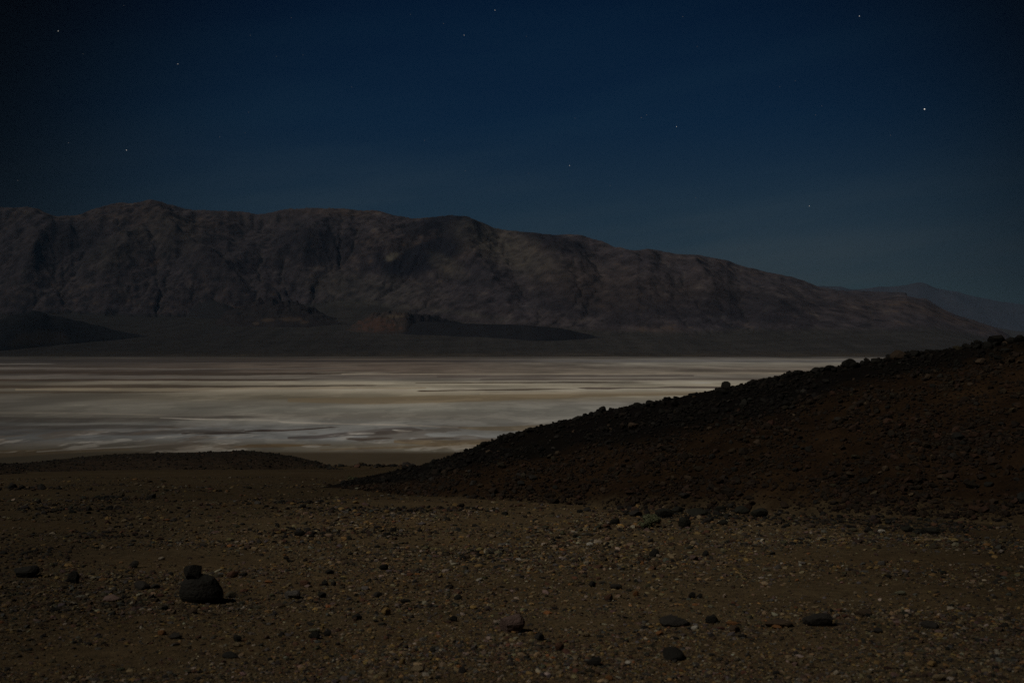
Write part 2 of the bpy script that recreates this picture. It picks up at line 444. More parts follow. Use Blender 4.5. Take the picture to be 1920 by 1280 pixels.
# ------------------------------------------------------------------ far mountains: stream-power eroded range
SKYL = smoothprof([(-700, 430), (-400, 400), (-200, 392), (0, 388), (50, 387), (70, 392), (105, 407), (150, 402), (190, 388), (225, 379),
    (245, 381), (285, 374), (320, 384), (370, 395), (410, 394), (440, 395), (485, 402), (540, 392), (600, 390), (650, 392),
    (710, 396), (770, 410), (800, 408), (845, 403), (880, 406), (905, 417), (928, 430), (970, 433), (1020, 438), (1050, 441),
    (1090, 440), (1130, 452), (1150, 462), (1190, 468), (1215, 466), (1260, 475), (1310, 478), (1360, 488), (1420, 507),
    (1480, 520), (1540, 540), (1590, 549), (1640, 556), (1690, 555), (1735, 562), (1760, 578), (1800, 594), (1850, 610),
    (1880, 622), (1910, 640), (1960, 656), (2400, 668)], 3)
SKYL0 = SKYL
SKYL = lambda px: SKYL0(px) + 3.4 * fbm(np.asarray(px) / 46.0, np.asarray(px) * 0 + .5, 4, 901) + 1.5 * fbm(np.asarray(px) / 12.0, np.asarray(px) * 0 + 3.5, 2, 905)
def fan_z(x, y):
    """alluvial apron that climbs from the salt to the range"""
    y = np.asarray(y, float)
    t = np.maximum(y - 8600, 0)
    return PLAYA - 3 + 0.055 * np.minimum(t, 600) + 0.112 * np.maximum(t - 600, 0) * (1 - 0.10 * sst(0, 9000, t))
def apron(px, x, y):
    z = fan_z(x, y)
    z = z + 210 * np.exp(-((px - 660) / 120) ** 2) * sst(10800, 13700, y)
    z = z + 60 * np.exp(-((px - 90) / 150) ** 2) * sst(9500, 12500, y)
    return lerp(z, PLAYA - 3, sst(1720, 1960, px) * .85)
DXM = 36.0
mx = np.arange(-12600, 11200, DXM); my = np.arange(8200, 18800, DXM)
MX, MY = np.meshgrid(mx, my)
R_, C_ = MX.shape
MU = 960 + MX / MY * F                                  # column seen from the viewpoint
foot = np.interp(MU, [-400, 200, 560, 640, 760, 1000, 1150, 1500, 1700, 1850, 2200], [13300, 13300, 13900, 14000, 13000, 11500, 11050, 10950, 11000, 11600, 12500])
foot = foot + 620 * fbm(MX / 3400, MY * 0 + 2.2, 3, 139) + 260 * fbm(MX / 1500, MY / 4000, 3, 131) + 120 * fbm(MX / 420, MY / 2000, 2, 133)
wid = np.interp(MU, [-400, 300, 900, 1500, 1800, 2200], [2800, 2800, 3300, 3600, 2200, 1500])
tt = (MY - foot) / wid
inside = tt > 0
h = 1700 * (sst(0, 1.0, tt) * 0.55 + 0.45 * np.clip(tt, 0, 1)) * (1 - 0.55 * sst(1.0, 2.1, tt))
wx = MX + 420 * fbm(MX / 1500, MY / 1500, 4, 231); wyy = MY + 420 * fbm(MX / 1500, MY / 1500, 4, 237)
h = h + 400 * sst(0, 0.45, tt) * fbm(wx / 3000, wyy / 2600, 5, 141) + 260 * sst(0, .4, tt) * ridged((wx + .5 * wyy) / 2100, (wyy - .4 * wx) / 2100, 5, 147) + 8 * rng.standard_normal(MX.shape)
RIDGES = [  # crest lines that run down from the summits: column, distance, height
    [(285, 15900, 120), (330, 15100, 420), (400, 14500, 420), (480, 14050, 260), (540, 13800, 60)],
    [(285, 15900, 100), (250, 15000, 380), (215, 14300, 380), (190, 13700, 200)],
    [(845, 15300, 150), (790, 14800, 430), (715, 14500, 420), (650, 14350, 260)],
    [(845, 15300, 150), (865, 14400, 450), (900, 13500, 430), (950, 12600, 300), (965, 11900, 120)],
    [(50, 15900, 100), (95, 15100, 360), (60, 14300, 360), (40, 13600, 200)],
    [(-120, 15800, 100), (-60, 14800, 380), (-150, 13700, 220)],
    [(620, 16200, 100), (585, 15300, 300), (560, 14700, 200)],
    [(930, 15200, 80), (1010, 14300, 360), (1060, 13200, 400), (1075, 12200, 260), (1080, 11600, 80)],
    [(1090, 15000, 120), (1170, 13900, 380), (1195, 12800, 380), (1190, 11700, 200)],
    [(1260, 15000, 120), (1310, 13800, 360), (1330, 12700, 360), (1320, 11600, 180)],
    [(1420, 14800, 100), (1450, 13600, 320), (1455, 12400, 300), (1450, 11500, 140)],
    [(1560, 14400, 80), (1575, 13200, 260), (1570, 12000, 220), (1560, 11400, 80)],
    [(1690, 13600, 80), (1690, 12600, 200), (1680, 11700, 140)]]
rx = MX + 170 * fbm(MX / 700, MY / 700, 4, 251); ry = MY + 170 * fbm(MX / 700, MY / 700, 4, 257)
rb = np.zeros_like(h)
for line in RIDGES:
    for (p0, d0, h0), (p1, d1, h1) in zip(line[:-1], line[1:]):
        x0, x1 = float(U(p0)) * d0, float(U(p1)) * d1
        t = np.clip(((rx - x0) * (x1 - x0) + (ry - d0) * (d1 - d0)) / ((x1 - x0) ** 2 + (d1 - d0) ** 2), 0, 1)
        ds = np.hypot(rx - x0 - t * (x1 - x0), ry - d0 - t * (d1 - d0))
        rb = np.maximum(rb, (h0 + t * (h1 - h0)) * np.exp(-np.abs(ds) / 430))
h = h + 1.15 * rb * sst(0, .12, tt) - 150 * sst(0, .3, tt)
h = np.where(inside, np.maximum(h, 1.0), 0.0)
off = [(-1, -1), (-1, 0), (-1, 1), (0, -1), (0, 1), (1, -1), (1, 0), (1, 1)]
ncell = R_ * C_
ids = np.arange(ncell).reshape(R_, C_)
fixed = ~inside
fixed[:, 0] = True; fixed[:, -1] = True; fixed[-1, :] = True; fixed[0, :] = True
for it in range(12):
    hp = np.pad(h, 1, constant_values=1e9); ip = np.pad(ids, 1, constant_values=0)
    best = np.zeros_like(h); rec = ids.copy()
    bd = np.ones_like(h)
    for dy, dx in off:
        dist = math.hypot(dy, dx)
        nh = hp[1 + dy:1 + dy + R_, 1 + dx:1 + dx + C_]
        s = (h - nh) / dist
        b = s > best
        best = np.where(b, s, best); bd = np.where(b, dist, bd)
        rec = np.where(b, ip[1 + dy:1 + dy + R_, 1 + dx:1 + dx + C_], rec)
    rec = np.where(fixed, ids, rec)
    hf = h.ravel(); act = np.nonzero(inside.ravel())[0]
    order = act[np.argsort(-hf[act], kind='stable')].tolist()
    r_ = rec.ravel().tolist()
    A = [1.0] * ncell
    for i in order:
        j = r_[i]
        if j != i: A[j] += A[i]
    Fk = (0.020 * np.minimum(np.array(A), 3000.0) ** 0.47 / bd.ravel()).tolist()
    hl = (hf + np.where(fixed.ravel(), 0, 6.0)).tolist()
    for i in reversed(order):
        j = r_[i]
        if j != i:
            f = Fk[i]
            if hl[i] > hl[j]:
                hl[i] = (hl[i] + f * hl[j]) / (1 + f)
    h = np.array(hl).reshape(R_, C_)
    # hillslope creep
    hp = np.pad(h, 1, mode='edge')
    lap = hp[:-2, 1:-1] + hp[2:, 1:-1] + hp[1:-1, :-2] + hp[1:-1, 2:] - 4 * h
    h = np.where(fixed, h, h + 0.03 * lap)
rough = sst(20, 260, h)
h = h + rough * (60 * (ridged(wx / 420, wyy / 520, 4, 243) - .35) + 26 * fbm(MX / 120, MY / 150, 3, 249))
h = np.where(inside, np.maximum(h, 0), 0)
# resample on a finer grid, one column per line of azimuth, and add crags
Acc = np.log10(np.maximum(np.array(A).reshape(R_, C_), 1))
fu = np.linspace(-.66, .60, 940); fd = np.concatenate([np.linspace(8350, 10600, 60), np.linspace(10620, 16400, 400), np.linspace(16450, 18500, 24)])
FD, FU = np.meshgrid(fd, fu, indexing='ij')
CX, CY = MX, MY
MX, MY = FU * FD, FD
MU = 960 + FU * F
def bil(a):
    i = np.clip((MY - my[0]) / DXM, 0, R_ - 1.001); j = np.clip((MX - mx[0]) / DXM, 0, C_ - 1.001)
    i0 = i.astype(int); j0 = j.astype(int); fi = i - i0; fj = j - j0
    fi = fi * fi * (3 - 2 * fi); fj = fj * fj * (3 - 2 * fj)
    return (a[i0, j0] * (1 - fj) + a[i0, j0 + 1] * fj) * (1 - fi) + (a[i0 + 1, j0] * (1 - fj) + a[i0 + 1, j0 + 1] * fj) * fi
h = bil(h); Acc = bil(Acc); tt = bil(tt)
rough = sst(15, 220, h)
wx2 = MX + 90 * fbm(MX / 300, MY / 300, 3, 811); wy2 = MY + 90 * fbm(MX / 300, MY / 300, 3, 817)
h = h + rough * (46 * (ridged(wx2 / 260, wy2 / 330, 5, 821) - .35) + 22 * (ridged(wx2 / 90, wy2 / 110, 3, 829) - .35))
h = np.maximum(h, 0)
FZ = apron(MU, MX, MY)
FZ = FZ + (9 * fbm(MX / 700, MY / 2500, 4, 151) + 4 * fbm(MX / 150, MY / 900, 3, 155)) * sst(8900, 10500, MY)
tgt = (HY - SKYL(MU[0])) / F
sc = np.ones(len(fu))
for it in range(6):
    ang = np.max((FZ + h * sc[None]) / MY, axis=0)
    ang0 = np.max(np.where(h * sc[None] > 5, FZ, -100) / MY, axis=0)
    sc = np.clip(sc * np.clip((tgt + 0.004) / (np.maximum(ang, .002) + 0.004), .5, 2.0), .02, 4)
    if it < 4: sc = smooth1(sc, 5)
sc = smooth1(sc, 1.0)[None] * np.ones_like(h)
inside = h > .01
MZ = FZ + h * sc
MZ = np.where(MU > 1700, np.minimum(MZ, (HY - SKYL(MU) + 2) / F * MY), MZ)
# surface tones
gy = np.gradient(MZ, fd, axis=0); gx = np.gradient(MZ, axis=1) / (FD * (fu[1] - fu[0]))
slope = np.hypot(gx, gy)
MPY = HY - MZ / MY * F
nA = fbm(MX / 1200, MY / 1200, 5, 161); nB = fbm(MX / 280 + MZ / 300, MZ / 210 - MX / 700 + MY / 900, 4, 171); nC = fbm(MX / 2500, MY / 1800, 3, 181)
rock = np.array([0.070, 0.060, 0.067]); rockb = np.array([0.060, 0.054, 0.066]); rockw = np.array([0.088, 0.068, 0.064]); pale = np.array([0.108, 0.095, 0.084])
cm = lerp(rock, rockb, sst(-.3, .5, nA)[..., None])
cm = lerp(cm, rockw, (sst(0.05, .6, nC) * 0.7)[..., None])
cm = lerp(cm, pale, (sst(.25, .7, nB) * 0.5)[..., None])
nD = fbm(MX / 150 + MZ / 160 + MY / 900, MZ / 120 - MX / 400 + MY / 800, 6, 191, .55)
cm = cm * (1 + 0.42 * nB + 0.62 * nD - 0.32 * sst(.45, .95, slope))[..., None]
cm = lerp(cm, np.array([0.108, 0.080, 0.062]), (sst(.25, .65, nD + .4 * nC) * .8)[..., None])
cm = lerp(cm, np.array([0.022, 0.021, 0.027]), (sst(.20, .60, -nD - .4 * nA) * .75)[..., None])
vall = sst(2.0, 5.5, Acc * 2.2)
cm = lerp(cm, pale, (0.35 * vall * inside)[..., None])
def blob(cx, cy, rx, ry, rot=0, soft=.5, nz=.6):
    c, s = math.cos(rot), math.sin(rot)
    dx = MU - cx; dy = MPY - cy
    a = (dx * c + dy * s) / rx; b = (-dx * s + dy * c) / ry
    return 1 - sst(1 - soft, 1 + soft, np.hypot(a, b) + nz * (0.7 * nB + 0.5 * nA))
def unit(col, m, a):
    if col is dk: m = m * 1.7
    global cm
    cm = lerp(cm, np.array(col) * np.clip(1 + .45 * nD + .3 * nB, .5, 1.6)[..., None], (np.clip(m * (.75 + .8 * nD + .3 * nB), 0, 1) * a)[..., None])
dk = [0.016, 0.016, 0.023]  # near-black bluish tone for the dark patches on the faces
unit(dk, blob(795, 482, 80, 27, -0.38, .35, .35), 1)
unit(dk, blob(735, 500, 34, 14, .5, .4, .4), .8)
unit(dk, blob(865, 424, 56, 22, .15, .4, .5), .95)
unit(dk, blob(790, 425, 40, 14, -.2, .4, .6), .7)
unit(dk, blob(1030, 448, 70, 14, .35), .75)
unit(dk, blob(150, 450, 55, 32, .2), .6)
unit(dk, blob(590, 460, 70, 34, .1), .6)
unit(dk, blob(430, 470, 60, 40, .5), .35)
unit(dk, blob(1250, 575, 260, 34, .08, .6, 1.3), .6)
unit([0.150, 0.138, 0.115], blob(735, 481, 15, 8, -.5, .35, .5), .95)
unit([0.104, 0.096, 0.084], blob(950, 468, 80, 34, .4, .6, .9), .8)
unit([0.096, 0.088, 0.078], blob(840, 500, 40, 16, .5), .6)
unit([0.066, 0.060, 0.054], blob(215, 470, 60, 26, -.5), .6)
unit([0.066, 0.058, 0.050], blob(330, 440, 60, 36, .3), .5)
unit([0.082, 0.077, 0.068], blob(700, 545, 120, 30, .1), .5)
unit([0.13, 0.085, 0.060], blob(290, 492, 10, 5, -.6), .7)
unit([0.094, 0.068, 0.052], blob(640, 396, 80, 10, 0), .5)
unit([0.092, 0.068, 0.054], blob(1180, 540, 160, 40, 0.1, .6, .9), .35)
fanc = np.array([0.049, 0.047, 0.046])
fn = 1 + 0.20 * fbm(MX / 700, MY / 2500, 4, 191) + 0.30 * fbm(MX / 130, MY / 1300, 5, 195) + .22 * fbm(MX / 900 - MY / 500, MY / 420, 4, 197)
isfan = 1 - sst(4, 60, np.where(inside, h * sc, 0))
fn = fn * np.interp(MU, [-300, 200, 700, 1100], [.70, .72, .92, 1.02])
cm = lerp(cm, fanc * fn[..., None], isfan[..., None])
unit([0.078, 0.074, 0.068], np.exp(-((MPY - np.interp(MU, [600, 700, 800, 900, 1000], [566, 570, 578, 592, 606])) / 5.0) ** 2) * sst(590, 640, MU) * (1 - sst(940, 1010, MU)), .6)
unit([0.078, 0.066, 0.052], sst(657, 668.5, MPY + 2.5 * fbm(MX / 600, MY / 900, 4, 199)) * isfan * np.interp(MU, [0, 600, 1400], [.5, .8, 1]), .9)
side_tone = np.interp(MU, [-300, 150, 800, 1250, 1700], [.66, .70, .93, 1.04, .98])  # range and fan get darker towards the left
cm = cm * side_tone[..., None]
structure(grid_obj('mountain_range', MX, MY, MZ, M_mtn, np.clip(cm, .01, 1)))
print('mountains', round(time.time() - T0, 1))

# ------------------------------------------------------------------ hills described by crest and foot lines
def fan_hit(px, py):
    d = np.geomspace(8000, 16000, 4000); v = float(V(py))
    f = v * d - apron(px, 0, d) - 6
    return d[np.argmax(f < 0)] if (f < 0).any() else d[-1]
def line_hill(name, crest, basel, depth, mat, colf, amp=.15, nscale=.35, nu=160, nt=60, back=1.3, dfun=None, ext=20, seed=0, pw=1.0):
    x0, x1 = crest[0][0], crest[-1][0]
    px = np.linspace(x0, x1, nu)
    cy = smoothprof(crest, 5)(px); by = smoothprof(basel, 5)(px)
    df = smooth1(np.array([(dfun or fan_hit)(a, b) for a, b in zip(px, by)]), 3)
    dc = df + (depth(px) if callable(depth) else depth)
    zf = V(by) * df; zc = V(cy) * dc
    t = np.linspace(0, 1 + back, nt)
    T, I = np.meshgrid(t, np.arange(nu), indexing='ij')
    dd = df[I] + (dc - df)[I] * T
    s = np.where(T <= 1, np.sin(np.clip(T, 0, 1) * math.pi / 2) ** pw, 1 - ((np.maximum(T, 1) - 1) / back) ** 1.7)
    x = U(px)[I] * dd
    hgt = np.maximum(zc - zf, 0)
    width = (dc - df).mean()
    nzv = fbm(x / (width * nscale), dd / (width * nscale), 5, 200 + seed)
    rv = ridged(x / (width * nscale * 1.4), dd / (width * nscale * 2.2), 4, 240 + seed)
    env = np.sin(np.clip(T / (1 + back), 0, 1) * math.pi)
    z = zf[I] + hgt[I] * s + amp * hgt[I] * env * (nzv + 0.8 * (rv - .5))
    z = np.where(T > 1, np.minimum(z, zc[I] + 0.15 * amp * hgt[I]), z)
    z = z - np.where(T == 0, 0.02 * width, 0) - np.where(T >= 1 + back - 1e-6, 0.06 * width, 0)
    cols = colf(960 + x / dd * F, HY - z / dd * F, x, dd, z, T)
    return structure(grid_obj(name, x, dd, z, mat, np.clip(cols, .004, 1))), (px, df, dc)
def flat(c, var=.2, sx=200., sy=400., seed=0):
    c = np.array(c)
    return lambda px, py, x, d, z, T: c * (1 + var * fbm(x / sx, d / sy, 4, 300 + seed))[..., None]
# dark volcanic hill at the left edge, with a lower pale-brown foot hill in front
line_hill('dark_volcanic_hill', [(-260, 640), (-180, 622), (-60, 605), (0, 600), (30, 590), (55, 584), (80, 586), (100, 592), (140, 601), (190, 612), (230, 622), (262, 627), (278, 629.5)],
          [(-260, 652), (0, 657), (60, 651), (140, 643), (210, 636), (262, 631), (278, 630)], 500, M_far,
          lambda px, py, x, d, z, T: lerp(np.array([0.010, 0.011, 0.013]), np.array([0.026, 0.023, 0.020]),
              ((1 - sst(.75, 1.15, np.hypot((px - 75) / 60, (py - 646) / 28) + .25 * fbm(x / 120, z / 60, 3, 7))))[..., None]) * (1 + .15 * fbm(x / 150, d / 150, 3, 9))[..., None], amp=.10, seed=1)
line_hill('dark_lava_ridge', [(740, 632), (752, 618), (775, 606), (800, 602), (830, 603.5), (870, 607), (915, 608), (950, 608.5), (1000, 611), (1050, 615), (1090, 624), (1120, 630.5), (1134, 632)],
          [(740, 624), (755, 626), (830, 628), (930, 633), (1000, 638), (1060, 636), (1134, 632)], 420, M_far, flat([0.016, 0.016, 0.019], .3, seed=2), amp=.06, seed=2)
def redcol(px, py, x, d, z, T):
    n = fbm(x / 90, z / 40, 4, 17)
    c = lerp(np.array([0.048, 0.039, 0.036]), np.array([0.074, 0.046, 0.037]), (1 - sst(.6, 1.1, np.hypot((px - 706) / 36, (py - 609) / 13) + 1.5 * n))[..., None])
    c = lerp(c, np.array([0.092, 0.074, 0.056]), (1 - sst(.5, 1.2, np.hypot((px - 738) / 16, (py - 593) / 4) + .5 * n))[..., None])
    return lerp(c, np.array([0.018, 0.017, 0.020]), (sst(755, 775, px + 10 * n) * .9)[..., None])
line_hill('red_badland_hill', [(648, 616), (672, 606), (690, 594), (712, 588), (740, 589), (765, 590), (800, 593), (830, 598), (850, 603), (875, 608)],
          [(648, 618), (670, 622), (720, 625), (760, 625), (800, 620), (875, 611)], 520, M_far, redcol, amp=.40, nscale=.22, nu=220, nt=90, seed=3)
def midcol(px, py, x, d, z, T):
    n = fbm(x / 160, z / 60, 4, 27)
    c = np.array([0.024, 0.021, 0.022]) * (1 + .6 * n)[..., None]
    for cx, cy, rx, ry in ((545, 598, 22, 5), (500, 600, 14, 4), (480, 606, 6, 3), (570, 604, 10, 4)):
        c = lerp(c, np.array([0.066, 0.050, 0.040]), (.8 * (1 - sst(.5, 1.2, np.hypot((px - cx) / rx, (py - cy) / ry) + .7 * n)))[..., None])
    return c
line_hill('dark_foothill', [(400, 606), (425, 588), (450, 578), (475, 572), (500, 568), (520, 566), (545, 569), (575, 577), (600, 588), (625, 596), (648, 603)],
          [(400, 607), (440, 611), (520, 613), (590, 612), (648, 606)], 700, M_far, midcol, amp=.42, nscale=.22, nu=220, nt=90, seed=4)
line_hill('dark_foothill', [(235, 588), (262, 576), (285, 562), (320, 556), (350, 553), (380, 555), (405, 562), (430, 573), (450, 583), (470, 592)],
          [(235, 589), (280, 592), (350, 594), (410, 597), (470, 598)], 800, M_far,
          lambda px, py, x, d, z, T: np.array([0.021, 0.020, 0.022]) * (1 + .3 * fbm(x / 160, z / 60, 4, 37))[..., None], amp=.25, seed=5)
def palecol(px, py, x, d, z, T):
    return np.array([0.082, 0.062, 0.048]) * (1 + .4 * fbm(x / 90, z / 40, 4, 47))[..., None]
line_hill('pale_badland_ridge', [(424, 573), (436, 563.5), (448, 562), (462, 566), (476, 574)], [(424, 576), (450, 579), (476, 577)], 300, M_far, palecol, amp=.3, nu=50, seed=6)
line_hill('pale_badland_ridge', [(284, 556.5), (298, 551.5), (312, 551), (326, 555), (338, 559)], [(284, 558), (312, 560), (338, 561)], 300, M_far, palecol, amp=.3, nu=50, seed=7)
line_hill('pale_badland_ridge', [(222, 583), (234, 578.5), (244, 576), (252, 578)], [(222, 584), (240, 585), (252, 583)], 200, M_far, palecol, amp=.3, nu=40, seed=8)

# the next ranges up the valley
line_hill('distant_mountain_range', [(1150, 590), (1300, 566), (1450, 552), (1500, 548), (1545, 539), (1575, 541), (1605, 547), (1650, 541), (1690, 537), (1722, 533), (1736, 535), (1752, 541), (1800, 551), (1850, 561), (1920, 575), (2100, 604), (2300, 640)],
          [(1150, 654), (2300, 654)], 7000, M_far, flat([.056, .060, .074], .25, 700, 1500, 11), amp=.08, nscale=.3, nu=300, nt=70, dfun=lambda p, b: 40000., seed=9, pw=1.3)
line_hill('distant_alluvial_fan', [(1640, 652), (1740, 640), (1790, 626), (1840, 614), (1865, 613), (1890, 618), (1920, 622), (2000, 632), (2200, 650)],
          [(1640, 655), (1800, 655), (2200, 655)], 4500, M_far, flat([.060, .058, .056], .12, 500, 900, 12), amp=.03, nu=120, dfun=lambda p, b: 17000., seed=10, pw=1.4)

# ------------------------------------------------------------------ near hills of dark scree
HC = [(600, 914), (640, 905), (700, 890), (800, 869), (860, 850), (930, 823), (1000, 801), (1100, 779), (1200, 759), (1300, 738), (1400, 719),
      (1500, 700), (1580, 686), (1660, 673), (1760, 657), (1850, 642), (1920, 633), (2060, 618), (2300, 590), (2700, 560), (3000, 560)]
HB = [(600, 915), (640, 912), (700, 920), (800, 928), (950, 936), (1100, 945), (1200, 949), (1350, 954), (1500, 960), (1700, 968), (1920, 986), (2300, 1020), (3000, 1080)]
hill_dfun_x = {}
hcy = smoothprof(HC, 8); hby = smoothprof(HB, 8)
hx = np.linspace(600, 3000, 620)
hdf = np.array([hit(p, q + 3)[1] for p, q in zip(hx, hby(hx))])
hdf = smooth1(hdf, 6)
hdep = np.interp(hx, [600, 640, 800, 1000, 1200, 1500, 1920, 2500, 3000], [0.6, 1.5, 5, 6.5, 7.0, 9, 11.5, 13, 13])
hzf = np.array([float(ground_z(U(p) * d, d)) for p, d in zip(hx, hdf)]) - 0.06
hzc = V(hcy(hx)) * (hdf + hdep)
ht = np.concatenate([np.linspace(0, 1, 110), np.linspace(1, 2.6, 60)[1:]])
HT, HI = np.meshgrid(ht, np.arange(len(hx)), indexing='ij')
HD = hdf[HI] + hdep[HI] * HT
HS = np.where(HT <= 1, 0.82 * HT + 0.18 * np.sin(np.clip(HT, 0, 1) * math.pi / 2), 1 - 0.9 * ((HT - 1) / 1.6) ** 1.5)
HX = U(hx)[HI] * HD
HH = np.maximum(hzc - hzf, 0.02)[HI]
HZ = hzf[HI] + HH * HS
env = np.clip(np.minimum(HT * 4, 1), 0, 1) * sst(0.02, .8, HH)
HZ = HZ - env * .22 * (1 - ridged((HX + .6 * HD) / 3.4, HD / 9.0, 3, 441)) * sst(0, .5, HT) * (1 - sst(.8, 1., HT))
HZ = HZ + env * (0.17 * fbm(HX / 2.4, HD / 2.4, 4, 401) + 0.05 * fbm(HX / .6, HD / .6, 3, 411)) * np.where(HT > .93, .45, 1)
HZ = np.where(HT > 1, np.minimum(HZ, V(hcy(hx))[HI] * HD - 0.03 * (HT - 1)), HZ)
HZ[0, :] -= 0.25
HZ[-1, :] -= 2.5
n1 = fbm(HX / 3.2, HD / 2.0, 4, 421); n2 = fbm(HX / .7, HD / .5, 4, 431)
hc0 = np.array([0.036, 0.021, 0.011]); hc1 = np.array([0.0085, 0.0068, 0.005]); hc2 = np.array([0.060, 0.036, 0.017])
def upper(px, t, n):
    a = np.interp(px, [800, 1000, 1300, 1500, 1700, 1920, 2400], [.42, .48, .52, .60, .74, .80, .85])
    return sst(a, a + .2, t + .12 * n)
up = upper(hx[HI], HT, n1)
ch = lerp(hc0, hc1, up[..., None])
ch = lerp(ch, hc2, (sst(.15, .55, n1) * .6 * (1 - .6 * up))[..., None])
n3 = fbm(HX / 7, HD / 3.0, 4, 447)
ch = ch * (1 + .45 * n2 + .5 * n3)[..., None] * .72
ch = lerp(ch, base, ((1 - sst(.0, .13, HT + .06 * n2)) * .8)[..., None])
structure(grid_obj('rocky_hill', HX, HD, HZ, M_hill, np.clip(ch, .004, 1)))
def hill_at(px, t):
    px = np.asarray(px, float)
    i = np.interp(px, hx, np.arange(len(hx))); j = np.interp(t, ht, np.arange(len(ht)))
    i0 = np.clip(i.astype(int), 0, len(hx) - 2); j0 = np.clip(np.asarray(j).astype(int), 0, len(ht) - 2)
    fi = i - i0; fj = j - j0
    def g(A): return (A[j0, i0] * (1 - fi) + A[j0, i0 + 1] * fi) * (1 - fj) + (A[j0 + 1, i0] * (1 - fi) + A[j0 + 1, i0 + 1] * fi) * fj
    return np.stack([g(HX), g(HD), g(HZ)], -1)

MC = [(-900, 885), (-300, 882), (-60, 872), (0, 868), (60, 866), (130, 858), (200, 851), (300, 848), (400, 846), (460, 843.5), (500, 847), (560, 856), (600, 866), (628, 876), (640, 879)]
MB = [(-900, 905), (-300, 898), (0, 890), (60, 884), (200, 880), (400, 879), (560, 878.5), (620, 878), (640, 879.2)]
mcy = smoothprof(MC, 5); mby = smoothprof(MB, 5)
mxp = np.linspace(-900, 640, 420)
mdf = smooth1(np.array([hit(p, q + 1.0)[1] for p, q in zip(mxp, mby(mxp))]), 5)
mdep = np.interp(mxp, [-900, 100, 400, 560, 640], [14, 14, 12, 6, 1.0])
mzf = np.array([float(ground_z(U(p) * d, d)) for p, d in zip(mxp, mdf)]) - .05
mzc = V(mcy(mxp)) * (mdf + mdep)
mgc = ground_z(U(mxp) * (mdf + mdep), mdf + mdep)
mt = np.concatenate([np.linspace(0, 1, 60), np.linspace(1, 2.2, 24)[1:]])
MT, MI = np.meshgrid(mt, np.arange(len(mxp)), indexing='ij')
MDm = mdf[MI] + mdep[MI] * MT
MXm = U(mxp)[MI] * MDm
MHm = np.maximum(mzc - mgc, .02)[MI]
MZm = ground_z(MXm, np.minimum(MDm, (mdf + mdep)[MI])) - .05 + MHm * np.where(MT <= 1, np.sin(np.clip(MT, 0, 1) * math.pi / 2), 1 - .8 * ((MT - 1) / 1.2) ** 1.6)
MZm = MZm + .05 * np.clip(MT * 5, 0, 1) * sst(.1, .8, MHm) * fbm(MXm / 1.6, MDm / 1.6, 4, 501)
MZm = np.where(MT > 1, np.minimum(MZm, V(mcy(mxp))[MI] * MDm - .05 * (MT - 1) * mdep[MI]), MZm)
MZm[0] -= .3; MZm[-1] -= 3
n1 = fbm(MXm / 5, MDm / 3, 4, 511); n2 = fbm(MXm / 1.2, MDm / 1.0, 3, 513)
cmd = lerp(np.array([.036, .026, .018]), np.array([.022, .018, .014]), sst(.2, .7, MT + .3 * n1)[..., None]) * (1 + .3 * n2)[..., None]
cmd = lerp(cmd, base * .8, (sst(.1, .5, n1) * .5 * (1 - sst(.2, .6, MT)))[..., None])
structure(grid_obj('low_mound', MXm, MDm, MZm, M_hill, np.clip(cmd, .004, 1)))
print('terrain', round(time.time() - T0, 1))

# ------------------------------------------------------------------ stone shapes
def stone_mesh(name, seed, sub=2, cuts=9, rough=.10, flatz=.75, shape=None, lo=.46, hi=.80):
    import bmesh
    r = np.random.default_rng(seed)
    bm = bmesh.new()
    bmesh.ops.create_icosphere(bm, subdivisions=sub, radius=1.0)
    co = np.array([v.co[:] for v in bm.verts])
    for k in range(cuts):                       # cleaved faces
        n = r.normal(size=3); n /= np.linalg.norm(n)
        lim = r.uniform(lo, hi)
        d = co @ n
        co -= np.outer(np.maximum(d - lim, 0) * .92, n)
    nn = co / np.linalg.norm(co, axis=1, keepdims=True)
    o = r.uniform(-50, 50, 2)
    nz = fbm(nn[:, 0] * 1.7 + nn[:, 2] * .9 + o[0], nn[:, 1] * 1.7 - nn[:, 2] * 1.1 + o[1], 4, 601)
    co *= (1 + rough * 1.6 * nz)[:, None]
    co *= np.array([1.0, r.uniform(.7, .95), flatz])
    if shape is not None:
        co = shape(co)
    co -= (co.max(0) + co.min(0)) / 2
    co /= (co.max(0) - co.min(0)) / 2           # unit half extents, sized by the object's scale
    for v, c in zip(bm.verts, co):
        v.co = c
    me = bpy.data.meshes.new(name)
    bm.to_mesh(me); bm.free()
    me.polygons.foreach_set('use_smooth', [sub >= 4] * len(me.polygons))
    return me
PEB = [stone_mesh('pebble', 900 + k, 1, 5, .08) for k in range(8)]
STO = [stone_mesh('stone', 950 + k, 2, 9, .06) for k in range(10)]
BOU = [stone_mesh('boulder', 980 + k, 3, 11, .06) for k in range(8)]
for me in STO + BOU: me.materials.append(M_rock)
for me in PEB: me.materials.append(M_peb)

